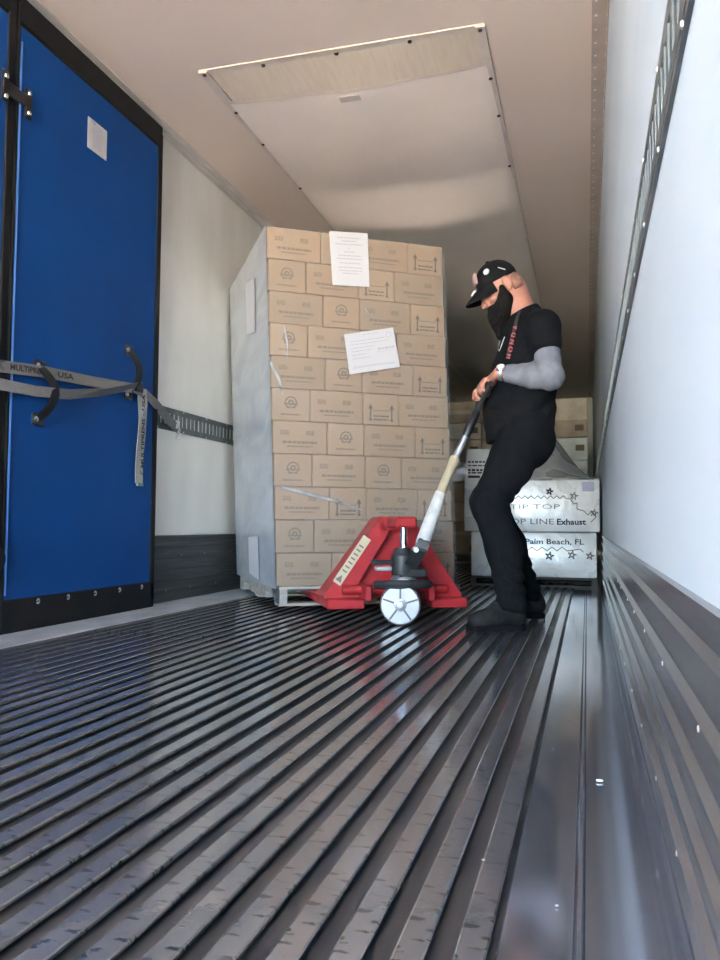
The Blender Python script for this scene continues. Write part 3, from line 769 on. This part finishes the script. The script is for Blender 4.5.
mb = MB(); put(mb, 'TIP TOP', 510, 560, 509, .052, yu, -.0006); mb.build('thin_lettering', M_inkf, up_c)
mb = MB(); put(mb, 'West Palm Beach, FL', 501, 584, 543.5, .056, yl, .0008); mb.build('lettering', M_ink, lo_c)
def zig(pts, ypl, m_, par):
    mb = MB(); stroke(mb, [on_y(x, y, ypl) for x, y in pts], .006, NF); mb.build('zigzag_line', m_, par)
zig([(512 + i * 3.2, 497 + (1.6 if i % 2 else -1.2)) for i in range(18)] + [(570, 499), (574, 504), (577, 503), (577, 509), (584, 511), (588, 515), (592, 511), (596, 517), (591, 522)], yu, M_inkf, up_c)
zig([(512 + i * 5, 549 + (2.0 if i % 2 else -2.0)) for i in range(12)] + [(574, 550), (580, 549), (583, 552)], yl, M_inkf, lo_c)
def star(px, py, r, ypl, m_, par, w=.008):
    c = on_y(px, py, ypl); mb = MB(); pts = [c + Vector((math.sin(k * 4 * math.pi / 5 + .2), 0, math.cos(k * 4 * math.pi / 5 + .2))) * r for k in range(6)]
    stroke(mb, pts, w, NF); mb.build('star', m_, par)
star(549.5, 491.5, .026, yu, M_ink, up_c); star(574, 496, .03, yu, M_inkf, up_c, .005); star(594, 513, .03, yu, M_inkf, up_c, .005)
star(549.5, 556, .032, yl, M_ink, lo_c, .007); star(572, 555, .032, yl, M_inkf, lo_c, .006); star(590, 556, .03, yl, M_inkf, lo_c, .006)
c = on_y(588, 486.5, yu); MB().box((c.x, yu, c.z), (.085, .002, .07)).build('label', mat('lilac_label', (.42, .43, .58), .6), up_c)
def hump(x, y):
    tx_ = min(1, max(0, (abs(x + .42) - .14) / .40)); fy = min(1, max(0, (y - YS) / .72)); by = min(1, max(0, (YS + 1.15 - y) / .25))
    return .812 + .43 * (1 - tx_) ** 1.5 * (fy ** 1.1) * min(1, by) + .008 * math.sin(x * 23 + y * 11) * fy
mb = MB(); mb.add(*grid(-.90, .088, YS - .02, YS + 1.08, 26, 26, hump))
n_ = 27
dr = mb.build_c('film_drape', M_drape, True); tag(dr, 'grey plastic film draped into a peak over the silver cartons', 'plastic film')
dr.modifiers.new('thickness', 'SOLIDIFY').thickness = .004
# printed white label hanging on the film, left of the man
lb = MB().prism([on_y(x, y, YS - .045) for x, y in ((467, 449), (489, 449), (487, 489), (464, 489))], (0, .003, 0)).build_c('shipping_label', mat('grey_label_paper', (.62, .62, .61), .6)); tag(lb, 'white printed label sheet on the silver load beside the handle', 'label')
mb = MB(); rr = random.Random(4)
for y_, w_ in ((461, 1.8), (465, 1.2), (469, 2.2), (472, 1.6)):
    x_ = 468
    while x_ < 484:
        x2 = x_ + rr.uniform(2, 5); mb.quad(*[on_y(a_, b_, YS - .047) for a_, b_ in ((x_, y_), (min(x2, 485), y_), (min(x2, 485), y_ + w_), (x_, y_ + w_))]); x_ = x2 + 1
mb.quad(*[on_y(a_, b_, YS - .047) for a_, b_ in ((468, 475.5), (480, 475.5), (480, 478), (468, 478))])
mb.build('print', M_ink, lb)['kind'] = 'stuff'

# ------------------------------------------------------------------ far freight at the front of the trailer
YF = 9.6
zr = [1.96, 1.69, 1.49, 1.22, .975, .73, .48, .23]
COLN = ['nearest the right wall', 'second from the right wall', 'third from the right wall', 'farthest from the right wall']
ROWN = ['top', 'second', 'third', 'fourth', 'fifth', 'sixth', 'seventh', 'bottom']
tone = [[1, 0, 0, 0], [0, 0, 1, 2], [2, 2, 1, 1], [2, 1, 2, 2], [2, 2, 1, 0], [0, 1, 1, 0], [0, 1, 1, 0], [0, 1, 1, 0]]
mcache = {}
zig_ = 0
for j, zt in enumerate(zr):
    zb = zr[j + 1] + .004 if j + 1 < len(zr) else .10
    for i in range(4):
        if j > 4 and i != 3: continue
        key = (j, tone[j][i])
        if key not in mcache:
            me = MB().box((0, 0, (zt - zb) / 2), (.405, .40, zt - zb), bev=.010).mesh('far_carton'); me.materials.append(M_cardb[tone[j][i]]); mcache[key] = me
        o = mesh_obj('far_carton', mcache[key], None, None, (-.185 - i * .412 + random.uniform(-.006, .006), YF + .2 + random.uniform(-.02, .03), zb))
        tag(o, '%s carton in the %s row of the far stack, %s' % (('brown', 'beige', 'whitish')[tone[j][i]], ROWN[j], COLN[i]), 'carton', 'cartons of the far stack')
        w = .20 if (i + j) % 2 else .12
        MB().quad(*[Vector((o.location.x + a_, YF - .03, zb + b_)) for a_, b_ in ((-w, .09), (w, .09), (w, .13), (-w, .13))]) if False else None
        tp = MB().box((o.location.x, o.location.y - .2005, zb + (zt - zb) / 2), (.39, .001, .045)) if (i + j) % 3 == 0 else MB().box((o.location.x + .11, o.location.y - .2005, zb + (zt - zb) * .55), (.10, .001, .07))
        tp.build('tape' if (i + j) % 3 == 0 else 'print', M_cardb[1] if (i + j) % 3 == 0 else M_print, o)
pallet('freight_pallet', Vector((-1.64, YF, 0)), Vector((1, 0, 0)), Vector((0, 1, 0)), 1.66, .5, .0, .098, M_wood2, 'wooden pallet under the far stack of cartons', None)
# small litter on the floor
for (px, py, s, lab) in ((599, 781, .007, 'small white scrap on the flat floor plate'), (553, 749, .0028, 'tiny pale crumb on the floor left of the plate joint'), (483, 860, .0028, 'tiny pale crumb on the near floor rib'), (557, 906, .003, 'tiny white crumb low on the wide floor plate')):
    p = on_z(px, py, .002)
    rr = random.Random(px)
    mb = MB().prism([p + Vector((math.cos(t) * s * rr.uniform(.6, 1.2), math.sin(t) * s * .7 * rr.uniform(.6, 1.2), 0)) for t in (0, 1, 2, 3, 4, 5)], (0, 0, s * .35))
    tag(mb.build_c('litter_scrap', M_whitep), lab, 'litter', 'scraps on the floor')

# ------------------------------------------------------------------ the man: surfaces grown from distance fields
YAW = math.atan2(CR.y, CR.x)
MROOT = at(515, 480, 3.68); MROOT.z = 0.0
man = empty('person', MROOT, YAW, 'bearded man in black cap and clothes pulling the red pallet jack', 'person')
MINV = wmat(man).inverted()
def m(px, py, d): return np.array(MINV @ at(px, py, d), dtype=np.float64)
def mw(v): return Vector(wmat(man) @ Vector(v))

class Field:
    def __init__(s, lo, hi, h):
        s.h = h; s.lo = np.array(lo, float); s.n = np.ceil((np.array(hi) - s.lo) / h).astype(int) + 1
        s.D = np.full(s.n, 1.0, np.float32); s.ax = [s.lo[i] + np.arange(s.n[i]) * h for i in range(3)]
    def reg(s, lo, hi):
        a = np.clip(np.floor((np.array(lo) - s.lo) / s.h).astype(int), 0, s.n); b = np.clip(np.ceil((np.array(hi) - s.lo) / s.h).astype(int) + 1, 0, s.n)
        sl = tuple(slice(a[i], b[i]) for i in range(3))
        X, Y, Z = np.meshgrid(*[s.ax[i][sl[i]] for i in range(3)], indexing='ij', sparse=True)
        return sl, X, Y, Z
    def join(s, sl, d, k):
        o = s.D[sl]
        if o.size == 0: return
        if k > 0:
            hh = np.clip(.5 + .5 * (o - d) / k, 0, 1); s.D[sl] = o * (1 - hh) + d * hh - k * hh * (1 - hh)
        else: s.D[sl] = np.minimum(o, d)
    def cone(s, a, b, ra, rb, k=.012, sy=1.0, sub=False):
        a = np.array(a, float); b = np.array(b, float); rm_ = max(ra, rb) * max(1, sy) + k + 4 * s.h
        sl, X, Y, Z = s.reg(np.minimum(a, b) - rm_, np.maximum(a, b) + rm_)
        ba = b - a; ba_ = ba * np.array([1, 1 / sy, 1]); L2 = max(1e-9, (ba_ ** 2).sum())
        px, py, pz = X - a[0], (Y - a[1]) / sy, Z - a[2]
        t = np.clip((px * ba_[0] + py * ba_[1] + pz * ba_[2]) / L2, 0, 1)
        d = np.sqrt((px - t * ba_[0]) ** 2 + (py - t * ba_[1]) ** 2 + (pz - t * ba_[2]) ** 2) - (ra + (rb - ra) * t)
        if sub: s.D[sl] = np.maximum(s.D[sl], -d)
        else: s.join(sl, d.astype(np.float32), k)
    def ell(s, c, axes, rad, k=.012, sub=False):
        c = np.array(c, float); r_ = max(rad) + k + 4 * s.h
        sl, X, Y, Z = s.reg(c - r_, c + r_)
        q = [(X - c[0]) * ax[0] + (Y - c[1]) * ax[1] + (Z - c[2]) * ax[2] for ax in axes]
        k0 = np.sqrt(sum((q[i] / rad[i]) ** 2 for i in range(3))); k1 = np.sqrt(sum((q[i] / rad[i] ** 2) ** 2 for i in range(3))) + 1e-9
        d = k0 * (k0 - 1) / k1
        if sub: s.D[sl] = np.maximum(s.D[sl], -d)
        else: s.join(sl, d.astype(np.float32), k)
    def cut(s, p, n, lo=None, hi=None):          # keep the side where (x-p).n < 0
        sl, X, Y, Z = s.reg(lo if lo is not None else s.lo, hi if hi is not None else s.lo + s.n * s.h)
        s.D[sl] = np.maximum(s.D[sl], (X - p[0]) * n[0] + (Y - p[1]) * n[1] + (Z - p[2]) * n[2])
    def ripple(s, c, r, amp, w, d):              # cloth folds near c
        c = np.array(c); d = np.array(d, float) / np.linalg.norm(d)
        sl, X, Y, Z = s.reg(c - 2.2 * r, c + 2.2 * r)
        g = np.exp(-(((X - c[0]) ** 2 + (Y - c[1]) ** 2 + (Z - c[2]) ** 2) / (r * r)))
        ph = (X * d[0] + Y * d[1] + Z * d[2]) * (2 * np.pi / w) + 1.3 * np.sin(X * 17 + 1) + 1.1 * np.sin(Y * 19 + Z * 7)
        s.D[sl] += (amp * g * np.sin(ph)).astype(np.float32)
    def mesh(s, name):
        D = s.D; I = D < 0
        D[0], D[-1] = 1, 1; D[:, 0], D[:, -1] = 1, 1; D[:, :, 0], D[:, :, -1] = 1, 1; I = D < 0
        n = np.array(D.shape) - 1
        cnt = np.zeros(n, np.int8)
        for i in (0, 1):
            for j in (0, 1):
                for k in (0, 1): cnt += I[i:n[0] + i, j:n[1] + j, k:n[2] + k]
        act = np.argwhere((cnt > 0) & (cnt < 8)); idx = np.full(n, -1, np.int64); idx[tuple(act.T)] = np.arange(len(act))
        acc = np.zeros((len(act), 3)); c_ = np.zeros(len(act))
        cor = [(i, j, k) for i in (0, 1) for j in (0, 1) for k in (0, 1)]
        for a in cor:
            for ax in range(3):
                if a[ax]: continue
                b = list(a); b[ax] = 1
                va = D[tuple((act + a).T)]; vb = D[tuple((act + b).T)]
                x = (va < 0) != (vb < 0); t = np.where(x, va / np.where(x, va - vb, 1), 0)
                p = np.tile(np.array(a, float), (len(act), 1)); p[:, ax] = t
                acc[x] += p[x]; c_ += x
        V_ = s.lo + (act + acc / c_[:, None]) * s.h
        quads = []
        for ax in range(3):
            o1, o2 = [(1, 2), (2, 0), (0, 1)][ax]
            sa = [slice(None)] * 3; sb = [slice(None)] * 3; sa[ax] = slice(0, -1); sb[ax] = slice(1, None)
            A_, B_ = I[tuple(sa)], I[tuple(sb)]
            for flip, msk in ((False, A_ & ~B_), (True, ~A_ & B_)):
                e = np.argwhere(msk)
                def cell(d1, d2):
                    q = e.copy(); q[:, o1] -= d1; q[:, o2] -= d2; return idx[tuple(q.T)]
                qd = np.stack([cell(1, 1), cell(0, 1), cell(0, 0), cell(1, 0)], 1)
                quads.append(qd[:, ::-1] if flip else qd)
        Q = np.concatenate(quads); Q = Q[(Q >= 0).all(1)]
        # light smoothing of the vertices
        for _ in range(2):
            S = np.zeros_like(V_); N_ = np.zeros(len(V_))
            for i in range(4):
                a, b = Q[:, i], Q[:, (i + 1) % 4]
                np.add.at(S, a, V_[b]); np.add.at(N_, a, 1)
            V_ = V_ * .5 + .5 * S / np.maximum(N_, 1)[:, None]
        me = bpy.data.meshes.new(name)
        me.vertices.add(len(V_)); me.vertices.foreach_set('co', V_.astype(np.float32).ravel())
        me.loops.add(len(Q) * 4); me.loops.foreach_set('vertex_index', Q.astype(np.int32).ravel())
        me.polygons.add(len(Q)); me.polygons.foreach_set('loop_start', np.arange(0, len(Q) * 4, 4, dtype=np.int32))
        me.polygons.foreach_set('use_smooth', np.ones(len(Q), bool))
        me.update(calc_edges=True); me.validate()
        return me
def part(name, fld, mt, parent=man):
    return mesh_obj(name, fld.mesh(name), mt, parent)

MD = 3.68
hipL, hipR = m(526, 426, 3.59), m(529, 426, 3.78)
kneL, kneR = m(489, 504, 3.53), m(487, 502, 3.80)
ankL, ankR = m(511, 604, 3.47), m(525, 593, 3.92)
shL, shR = m(543, 327, 3.50), m(538, 327, 3.86)
elL, elR = m(551, 377, 3.43), m(540, 382, 3.92)
wrL, wrR = m(499, 373, 3.52), m(497, 388, 3.78)
chest, belly, pelv = m(527, 345, MD), m(520, 395, MD), m(522, 432, MD)
neck0, neck1 = m(523, 317, MD), m(508, 293, MD)
# head frame
HC = m(500.5, 287, MD)
th_ = R(31)
hf = np.array([-math.cos(th_), 0, -math.sin(th_)]); hu = np.array([-math.sin(th_), 0, math.cos(th_)]); hs = np.array([0, -1.0, 0])
def H(f_, s_, u_): return HC + hf * f_ + hs * s_ + hu * u_
HX = (hf, hs, hu)
g0, g1 = np.array(MINV @ G0), np.array(MINV @ G1)
gdir = (g1 - g0) / np.linalg.norm(g1 - g0)

# ---- skin body
b = Field((-.26, -.36, -.0), (.30, .44, 1.72), .0045)
b.cone(pelv, belly, .10, .105, .03, 1.25); b.cone(belly, chest, .105, .10, .03, 1.4); b.cone(chest, neck0, .09, .06, .03, 1.3)
b.cone(chest + [0, 0, .02], shL, .07, .05, .03); b.cone(chest + [0, 0, .02], shR, .07, .05, .03)
for hp, kn, an in ((hipL, kneL, ankL), (hipR, kneR, ankR)):
    b.cone(hp, kn, .075, .052, .03); b.cone(kn, an, .052, .030, .03); b.cone(an, an + [-.03, 0, -.03], .026, .024, .02)
for sh, el, wr in ((shL, elL, wrL), (shR, elR, wrR)):
    b.cone(sh, el, .046, .038, .02); b.cone(el, wr, .036, .026, .02)
b.cone(neck0, neck1, .064, .060, .03); b.cone(neck0 + [.012, 0, -.01], H(-.045, 0, -.03), .058, .062, .02)
b.ell(H(-.004, 0, .030), HX, (.090, .076, .090), .02)
b.ell(H(.028, 0, -.045), HX, (.068, .060, .085), .02)
b.cone(H(.06, -.015, -.100), H(.06, .015, -.100), .032, .032, .02)
b.ell(H(.082, 0, .012), HX, (.018, .052, .012), .014)
for s in (-1, 1):
    b.ell(H(.098, s * .032, -.010), HX, (.016, .020, .012), 0, sub=True)
    b.ell(H(.066, s * .046, -.038), HX, (.022, .020, .018), .016)
    b.ell(H(-.014, s * .079, -.010), HX, (.021, .009, .034), .006)
    b.ell(H(-.008, s * .090, -.006), HX, (.011, .007, .019), 0, sub=True)
    b.ell(H(-.010, s * .080, -.038), HX, (.012, .008, .010), .006)
    b.ell(H(.104, s * .013, -.046), HX, (.011, .009, .009), .006)
b.cone(H(.088, 0, .004), H(.112, 0, -.040), .010, .0145, .010)
b.cone(H(.088, -.020, -.076), H(.088, .020, -.076), .009, .009, .008); b.cone(H(.086, -.016, -.090), H(.086, .016, -.090), .009, .009, .008)
def hand_on_bar(c0, wr, side, roll):
    # c0: point of the bar under the middle of the palm; side +1: thumb towards +bar direction
    e3 = gdir; aw = wr - c0; aw = aw - e3 * aw.dot(e3); aw /= np.linalg.norm(aw)      # from the bar to the wrist
    fw = np.cross(e3, aw); fw = fw if fw[0] < 0 else -fw                                # over the far side of the bar
    def Q(a_, f_, e_): return c0 + aw * a_ + fw * f_ + e3 * e_
    for i, (ln, e_) in enumerate(((.94, -.030), (1.0, -.010), (.97, .010), (.85, .029))):
        e_ = -e_ * side if side < 0 else e_
        e_ = e_ * side * -1
        k_ = ln
        w_ = wr + e3 * e_ * .55
        mc = Q(.030, .016, e_)
        b.cone(w_, mc, .017, .0125, .012)
        p1 = Q(.020 * 1, .033 * k_ + .002, e_); p2 = Q(-.012, .034 * k_, e_); p3 = Q(-.028, .012, e_ * .96)
        b.cone(mc, p1, .0112, .0104, .004); b.cone(p1, p2, .0102, .0094, .0025); b.cone(p2, p3, .0092, .0082, .0025)
        b.cone(p3, Q(-.024, -.006, e_ * .94), .0080, .0074, .002)
    t0_ = wr + (c0 - wr) * .25 + e3 * .022 * side; t1_ = Q(.022, -.016, .040 * side); t2_ = Q(-.008, -.026, .036 * side); t3_ = Q(-.027, -.012, .030 * side)
    b.cone(t0_, t1_, .0150, .0120, .010); b.cone(t1_, t2_, .0115, .0105, .004); b.cone(t2_, t3_, .0100, .0085, .003)
hl = g0 + gdir * .055; hr_ = g1 - gdir * .045
hand_on_bar(hl, wrL, 1, 0); hand_on_bar(hr_, wrR, -1, 0)
part('body', b, M_skin)
for s in (-1, 1):
    ey = MB().lathe(mw(H(.072, s * .032, -.010)), (0, 0, 1), [(-.012, .001), (-.009, .008), (0, .012), (.009, .008), (.012, .001)], 12)
    e1 = ey.build('eye', M_eye, man, True)
    MB().lathe(mw(H(.082, s * .032, -.011)), wmat(man).to_3x3() @ Vector(hf), [(0, .006), (.0025, .005), (.003, .001)], 10).build('iris', M_blackp, e1, True)

# ---- t-shirt
f = Field((-.26, -.34, .70), (.30, .36, 1.58), .006)
f.cone(m(519, 436, MD), m(519, 412, MD), .152, .156, .05, 1.12); f.cone(m(519, 412, MD), m(523, 380, MD), .150, .143, .05, 1.2)
f.cone(m(523, 380, MD), m(528, 346, MD), .140, .128, .05, 1.35); f.cone(m(528, 346, MD), m(526, 328, MD), .120, .085, .04, 1.6)
f.cone(m(528, 328, MD), shL, .082, .075, .04); f.cone(m(528, 328, MD), shR, .082, .075, .04)
f.cone(neck0 + [.008, 0, .01], m(524, 335, MD), .072, .10, .03, 1.1)
f.cut(m(520, 441, MD), (.08, 0, -1), hi=(.4, .4, 1.1), lo=(-.4, -.4, .6))
nd = neck1 - neck0; nd /= np.linalg.norm(nd)
f.cut(neck0 + nd * .030 + np.array([.01, 0, 0]), (-.45, 0, .89), lo=neck0 - .16, hi=neck0 + .2)
for c, r, a_, w_, d_ in ((m(500, 415, 3.6), .12, .006, .07, (.5, .2, 1)), (m(535, 400, 3.58), .13, .006, .08, (-.5, .1, 1)), (m(510, 370, 3.6), .10, .004, .06, (.8, 0, .6)), (m(545, 340, 3.5), .08, .004, .05, (1, 0, .5)), (m(515, 435, 3.55), .10, .006, .05, (.1, .2, 1))): f.ripple(c, r, a_, w_, d_)
# sleeves
for sh, el in ((shL, elL), (shR, elR)):
    f.cone(sh, sh + (el - sh) * .34, .074, .070, .02)
tee = part('t_shirt', f, M_tee)
# ---- grey long sleeves
for sh, el, wr in ((shL, elL, wrL), (shR, elR, wrR)):
    f = Field(np.minimum(np.minimum(sh, el), wr) - .09, np.maximum(np.maximum(sh, el), wr) + .09, .006)
    f.cone(sh, el, .058, .054, .01); cu_ = el + (wr - el) * .86
    f.cone(el, el + (wr - el) * .35, .055, .055, .02); f.cone(el + (wr - el) * .35, cu_, .055, .040, .02)
    f.cut(wr + (el - wr) * .12, (wr - el) / np.linalg.norm(wr - el), lo=wr - .09, hi=wr + .09)
    f.ripple(el, .08, .0035, .04, (1, .1, .8)); f.ripple(el + (wr - el) * .45, .09, .003, .04, (1, 0, -.5)); f.ripple(el + (sh - el) * .4, .07, .003, .04, (.2, .1, 1))
    part('sleeve', f, M_sleeve)
# ---- jeans
f = Field((-.30, -.36, .03), (.30, .44, 1.02), .0065)
f.cone(m(522, 425, MD), m(524, 443, MD), .128, .125, .04, 1.25)
f.cone(m(534, 440, 3.62), m(530, 448, 3.60), .095, .09, .04); f.cone(m(535, 440, 3.74), m(531, 448, 3.76), .095, .09, .04)
for hp, kn, an, fl in ((hipL, kneL, ankL, .062), (hipR, kneR, ankR, .066)):
    mid = hp + (kn - hp) * .5 + np.array([.012, 0, .0])
    f.cone(hp, mid, .112, .100, .03); f.cone(mid, kn, .100, .078, .03)
    cf = kn + (an - kn) * .45 + np.array([.022, 0, 0])
    f.cone(kn, cf, .078, .078, .03); f.cone(cf, an + [.004, 0, .01], .076, fl, .03); f.cone(an + [.004, 0, .01], an + [.002, 0, -.015], fl, fl + .006, .02)
    f.ripple(kn + [.05, 0, 0], .09, .007, .05, (.5, .1, 1)); f.ripple(an + [.02, 0, .09], .09, .009, .05, (.3, .2, 1)); f.ripple(mid, .10, .005, .07, (.8, .1, .7)); f.ripple(hp + [-.06, 0, -.04], .08, .007, .045, (-.6, 0, 1))
f.cut(ankL + np.array([0, 0, -.030]), (-.15, 0, -1), lo=ankL - .12, hi=ankL + .12); f.cut(ankR + np.array([0, 0, -.030]), (-.15, 0, -1), lo=ankR - .12, hi=ankR + .12)
jn = part('jeans', f, M_jean)
# ---- boots
for an, toe, heel in ((ankL, m(468, 624, 3.44), m(525, 626, 3.48)), (ankR, m(490, 607, 3.98), m(545, 608, 3.93))):
    toe = toe.copy(); heel = heel.copy(); toe[2] = heel[2] = .05
    f = Field(np.minimum(np.minimum(toe, heel), an) - [.09, .09, .055], np.maximum(np.maximum(toe, heel), an) + [.09, .09, .09], .005)
    f.D[:] = 1
    d_ = (toe - heel) / np.linalg.norm(toe - heel)
    f.cone(an + [0, 0, .07], heel + d_ * .055 + [0, 0, .03], .050, .050, .03)
    f.cone(heel + d_ * .045 + [0, 0, .01], toe - d_ * .045 + [0, 0, -.006], .045, .038, .03); f.cone(toe - d_ * .06 + [0, 0, -.006], toe - d_ * .035 + [0, 0, -.012], .041, .034, .02)
    f.cone(heel + d_ * .10 + [0, 0, .05], toe - d_ * .10 + [0, 0, .012], .040, .036, .03)
    f.cut(np.array([0, 0, .020]), (0, 0, -1))
    bt = part('boot', f, M_boot)
    sd = np.cross(d_, [0, 0, 1]); pts = []
    for i in range(20):
        a_ = 2 * math.pi * i / 20; rr_ = .046 if math.cos(a_) < 0 else .048
        c_ = (heel + d_ * .045) if math.cos(a_) < 0 else (toe - d_ * .04)
        p_ = c_ + d_ * (math.cos(a_) * rr_) + sd * (math.sin(a_) * rr_); p_[2] = .001; pts.append(mw(p_))
    MB().prism(pts, (0, 0, .024)).build('sole', M_sole, bt)
    hp_ = heel + d_ * .04; 
# ---- beard, hair, cap
f = Field(HC - [.16, .13, .30], HC + [.10, .13, .08], .0045)
for s in (-1, 1):
    f.cone(H(.016, s * .064, -.015), H(.026, s * .058, -.07), .014, .026, .012); f.cone(H(.026, s * .052, -.07), H(.062, s * .028, -.105), .032, .036, .02)
    f.ell(H(.035, s * .050, -.065), HX, (.034, .020, .032), .02)
    f.cone(H(.092, s * .006, -.064), H(.074, s * .038, -.085), .011, .013, .010)
tip = m(501, 335, MD); mid = m(499, 317, MD)
f.cone(H(.054, 0, -.095), mid, .046, .042, .03, 1.2); f.cone(mid, tip, .042, .022, .03, 1.2)
for c, r in ((mid, .06), (tip, .06)): f.ripple(c, r, .005, .018, (1, .8, .25))
part('beard', f, M_beard)
f = Field(HC - [.10, .11, .10], HC + [.14, .11, .12], .005)
f.ell(H(-.005, 0, .028), HX, (.0915, .0775, .0915), .0); f.cone(H(-.045, -.03, -.02), H(-.045, .03, -.02), .052, .052, .01)
f.cut(H(-.030, 0, -.05), hf); f.cut(H(-.03, 0, -.055), -hu); f.cut(H(0, 0, .06), hu)
part('cropped_hair', f, M_stub)
f = Field(HC - [.20, .12, .09], HC + [.13, .12, .17], .0045)
f.ell(H(.000, 0, .036), HX, (.099, .085, .092), .0)
cutn = -hu * .97 + hf * .10
f.cut(H(0, 0, .022), cutn)
cap = part('cap', f, M_cap)
# brim: a curved sheet with thickness
mb = MB(); nb, nr = 14, 6; vs_ = []
for top in (0, 1):
    for j in range(nr + 1):
        r_ = j / nr
        for i in range(nb + 1):
            a_ = -1 + 2 * i / nb
            s_ = a_ * .070
            f0 = .092 * math.sqrt(max(0, 1 - (a_ * .88) ** 2)) + .004; f1 = f0 + .098 * math.sqrt(max(0, 1 - a_ * a_)) ** .7
            f_ = f0 + (f1 - f0) * r_
            u_ = .046 - .046 * r_ - .022 * a_ * a_ + (.006 if top else 0)
            vs_.append(mw(H(f_ - .008, s_, u_)))
W_ = nb + 1; off = (nr + 1) * W_; fs_ = []
for j in range(nr):
    for i in range(nb):
        q_ = (j * W_ + i, j * W_ + i + 1, (j + 1) * W_ + i + 1, (j + 1) * W_ + i); fs_.append(q_); fs_.append(tuple(off + k for k in q_[::-1]))
for i in range(nb): fs_.append((nr * W_ + i, nr * W_ + i + 1, off + nr * W_ + i + 1, off + nr * W_ + i)); fs_.append((i, off + i, off + i + 1, i + 1))
mb.add(vs_, fs_).build('brim', M_cap, cap, True)
HW = wmat(man).to_3x3()
hfw, hsw, huw = HW @ Vector(hf), HW @ Vector(hs), HW @ Vector(hu)
MB().lathe(mw(H(-.006, 0, .126)), huw, [(0, .010), (.006, .009), (.009, .004)], 10).build('cap_button', M_cap, cap, True)
# round white badge on the side of the cap, pink patch in front, white mark on the brim
def sidepoint(f_, u_, extra=.0015):
    q_ = 1 - (f_ / .099) ** 2 - ((u_ - .036) / .092) ** 2
    return H(f_, .085 * math.sqrt(max(.02, q_)) + extra, u_)
c = sidepoint(.040, .082); nr_ = Vector((c - H(.004, 0, .04)).tolist()); nr_ = HW @ nr_
MB().lathe(mw(c), nr_.normalized(), [(-.002, .015), (.0025, .0145), (.003, .012)], 16).build('badge', M_whitep, cap, True)
MB().box(mw(H(.090, .016, .084)), (.012, .060, .052), ((hfw + huw * .35).normalized(), hsw, (huw - hfw * .35).normalized()), bev=.003).build('front_patch', M_patch, cap)
a_, c_ = mw(H(.120, .048, .034)), mw(H(.145, .030, .026))
MB().band([a_, a_.lerp(c_, .5) + huw * .003, c_], huw, .008, .004).build('brim_mark', M_whitep, cap)
# glasses arm tucked in the cap
MB().tube([mw(sidepoint(-.012, .070, .002)), mw(sidepoint(-.035, .044, .003))], .0025, 6).build('spectacle_arm', M_whitep, cap)
# ---- watch
wd = wrL - elL; wd /= np.linalg.norm(wd); wp = wrL - wd * .012
wt = MB()
for k in range(24):
    pass
ax_ = HW @ Vector(wd)
o1 = MB().lathe(mw(wp) - ax_ * .010, ax_, [(0, .033), (.002, .035), (.018, .035), (.020, .033)], 20).build('watch', M_steelg, man, True)
nn = (HW @ Vector((-.25, -.75, .62))).normalized()
MB().lathe(mw(wp) + nn * .030, nn, [(0, .021), (.006, .021), (.008, .019)], 20).build('case', M_bolt, o1, True)
MB().lathe(mw(wp) + nn * .0385, nn, [(0, .0165), (.0006, .0165)], 18).build('dial', M_whitep, o1, True)
# ---- lanyard with red letters down the chest, hanging cord
def tee_front(px, py):      # point just off the shirt, seen side of the chest
    o_ = CAM; v_ = ray(px, py).normalized(); bv = mesh_bvh
    hit = bv.ray_cast(MINV @ o_, (MINV.to_3x3() @ v_).normalized())
    return mw(hit[0]) - v_ * .004 if hit[0] is not None else at(px, py, 3.55)
from mathutils.bvhtree import BVHTree
tv = [v.co.copy() for v in tee.data.vertices]; tf = [tuple(p.vertices) for p in tee.data.polygons]
mesh_bvh = BVHTree.FromPolygons(tv, tf)
ln = [tee_front(x, y) for x, y in ((520.5, 311), (518, 318), (516, 326), (514, 334), (512, 342), (510, 350), (508.5, 358))]
lan = MB().band(ln, CR, .022, .002).build('lanyard', mat('black_webbing', (.012, .012, .014), .7), man)
mb = MB()
word = 'HONDA'
for i, ch in enumerate(word):
    t_ = i / 4; py = 356.5 - 29 * t_; px = 509 + 6.5 * t_
    o_ = tee_front(px, py) - ray(px, py).normalized() * .0045
    upv = (tee_front(px + .6, py - 3) - tee_front(px, py)).normalized()
    vs2, fs2 = text_geo(ch, .030, .001); cx = (min(v.x for v in vs2) + max(v.x for v in vs2)) / 2
    rt = upv; u2 = -(CR - upv * CR.dot(upv)).normalized()
    mb.add([o_ + rt * (v.x - cx) + u2 * (v.y - .010) for v in vs2], fs2)
t_ = mb.build('red_lettering', M_redt, lan); t_['kind'] = 'stuff'
cd = [tee_front(x, y) - CW * .004 for x, y in ((504.5, 337), (502.5, 342), (500.5, 348), (499, 351), (498, 348), (500, 341))]
MB().tube(cd, .002, 5).build('neck_cord', M_whitep, man, True)
for x, y in ((529, 432), (538, 433.5)):
    p_ = tee_front(x, y)
    MB().lathe(p_, -CW, [(0, .005), (.004, .003)], 8).build('belt_stud', M_bolt, man, True)
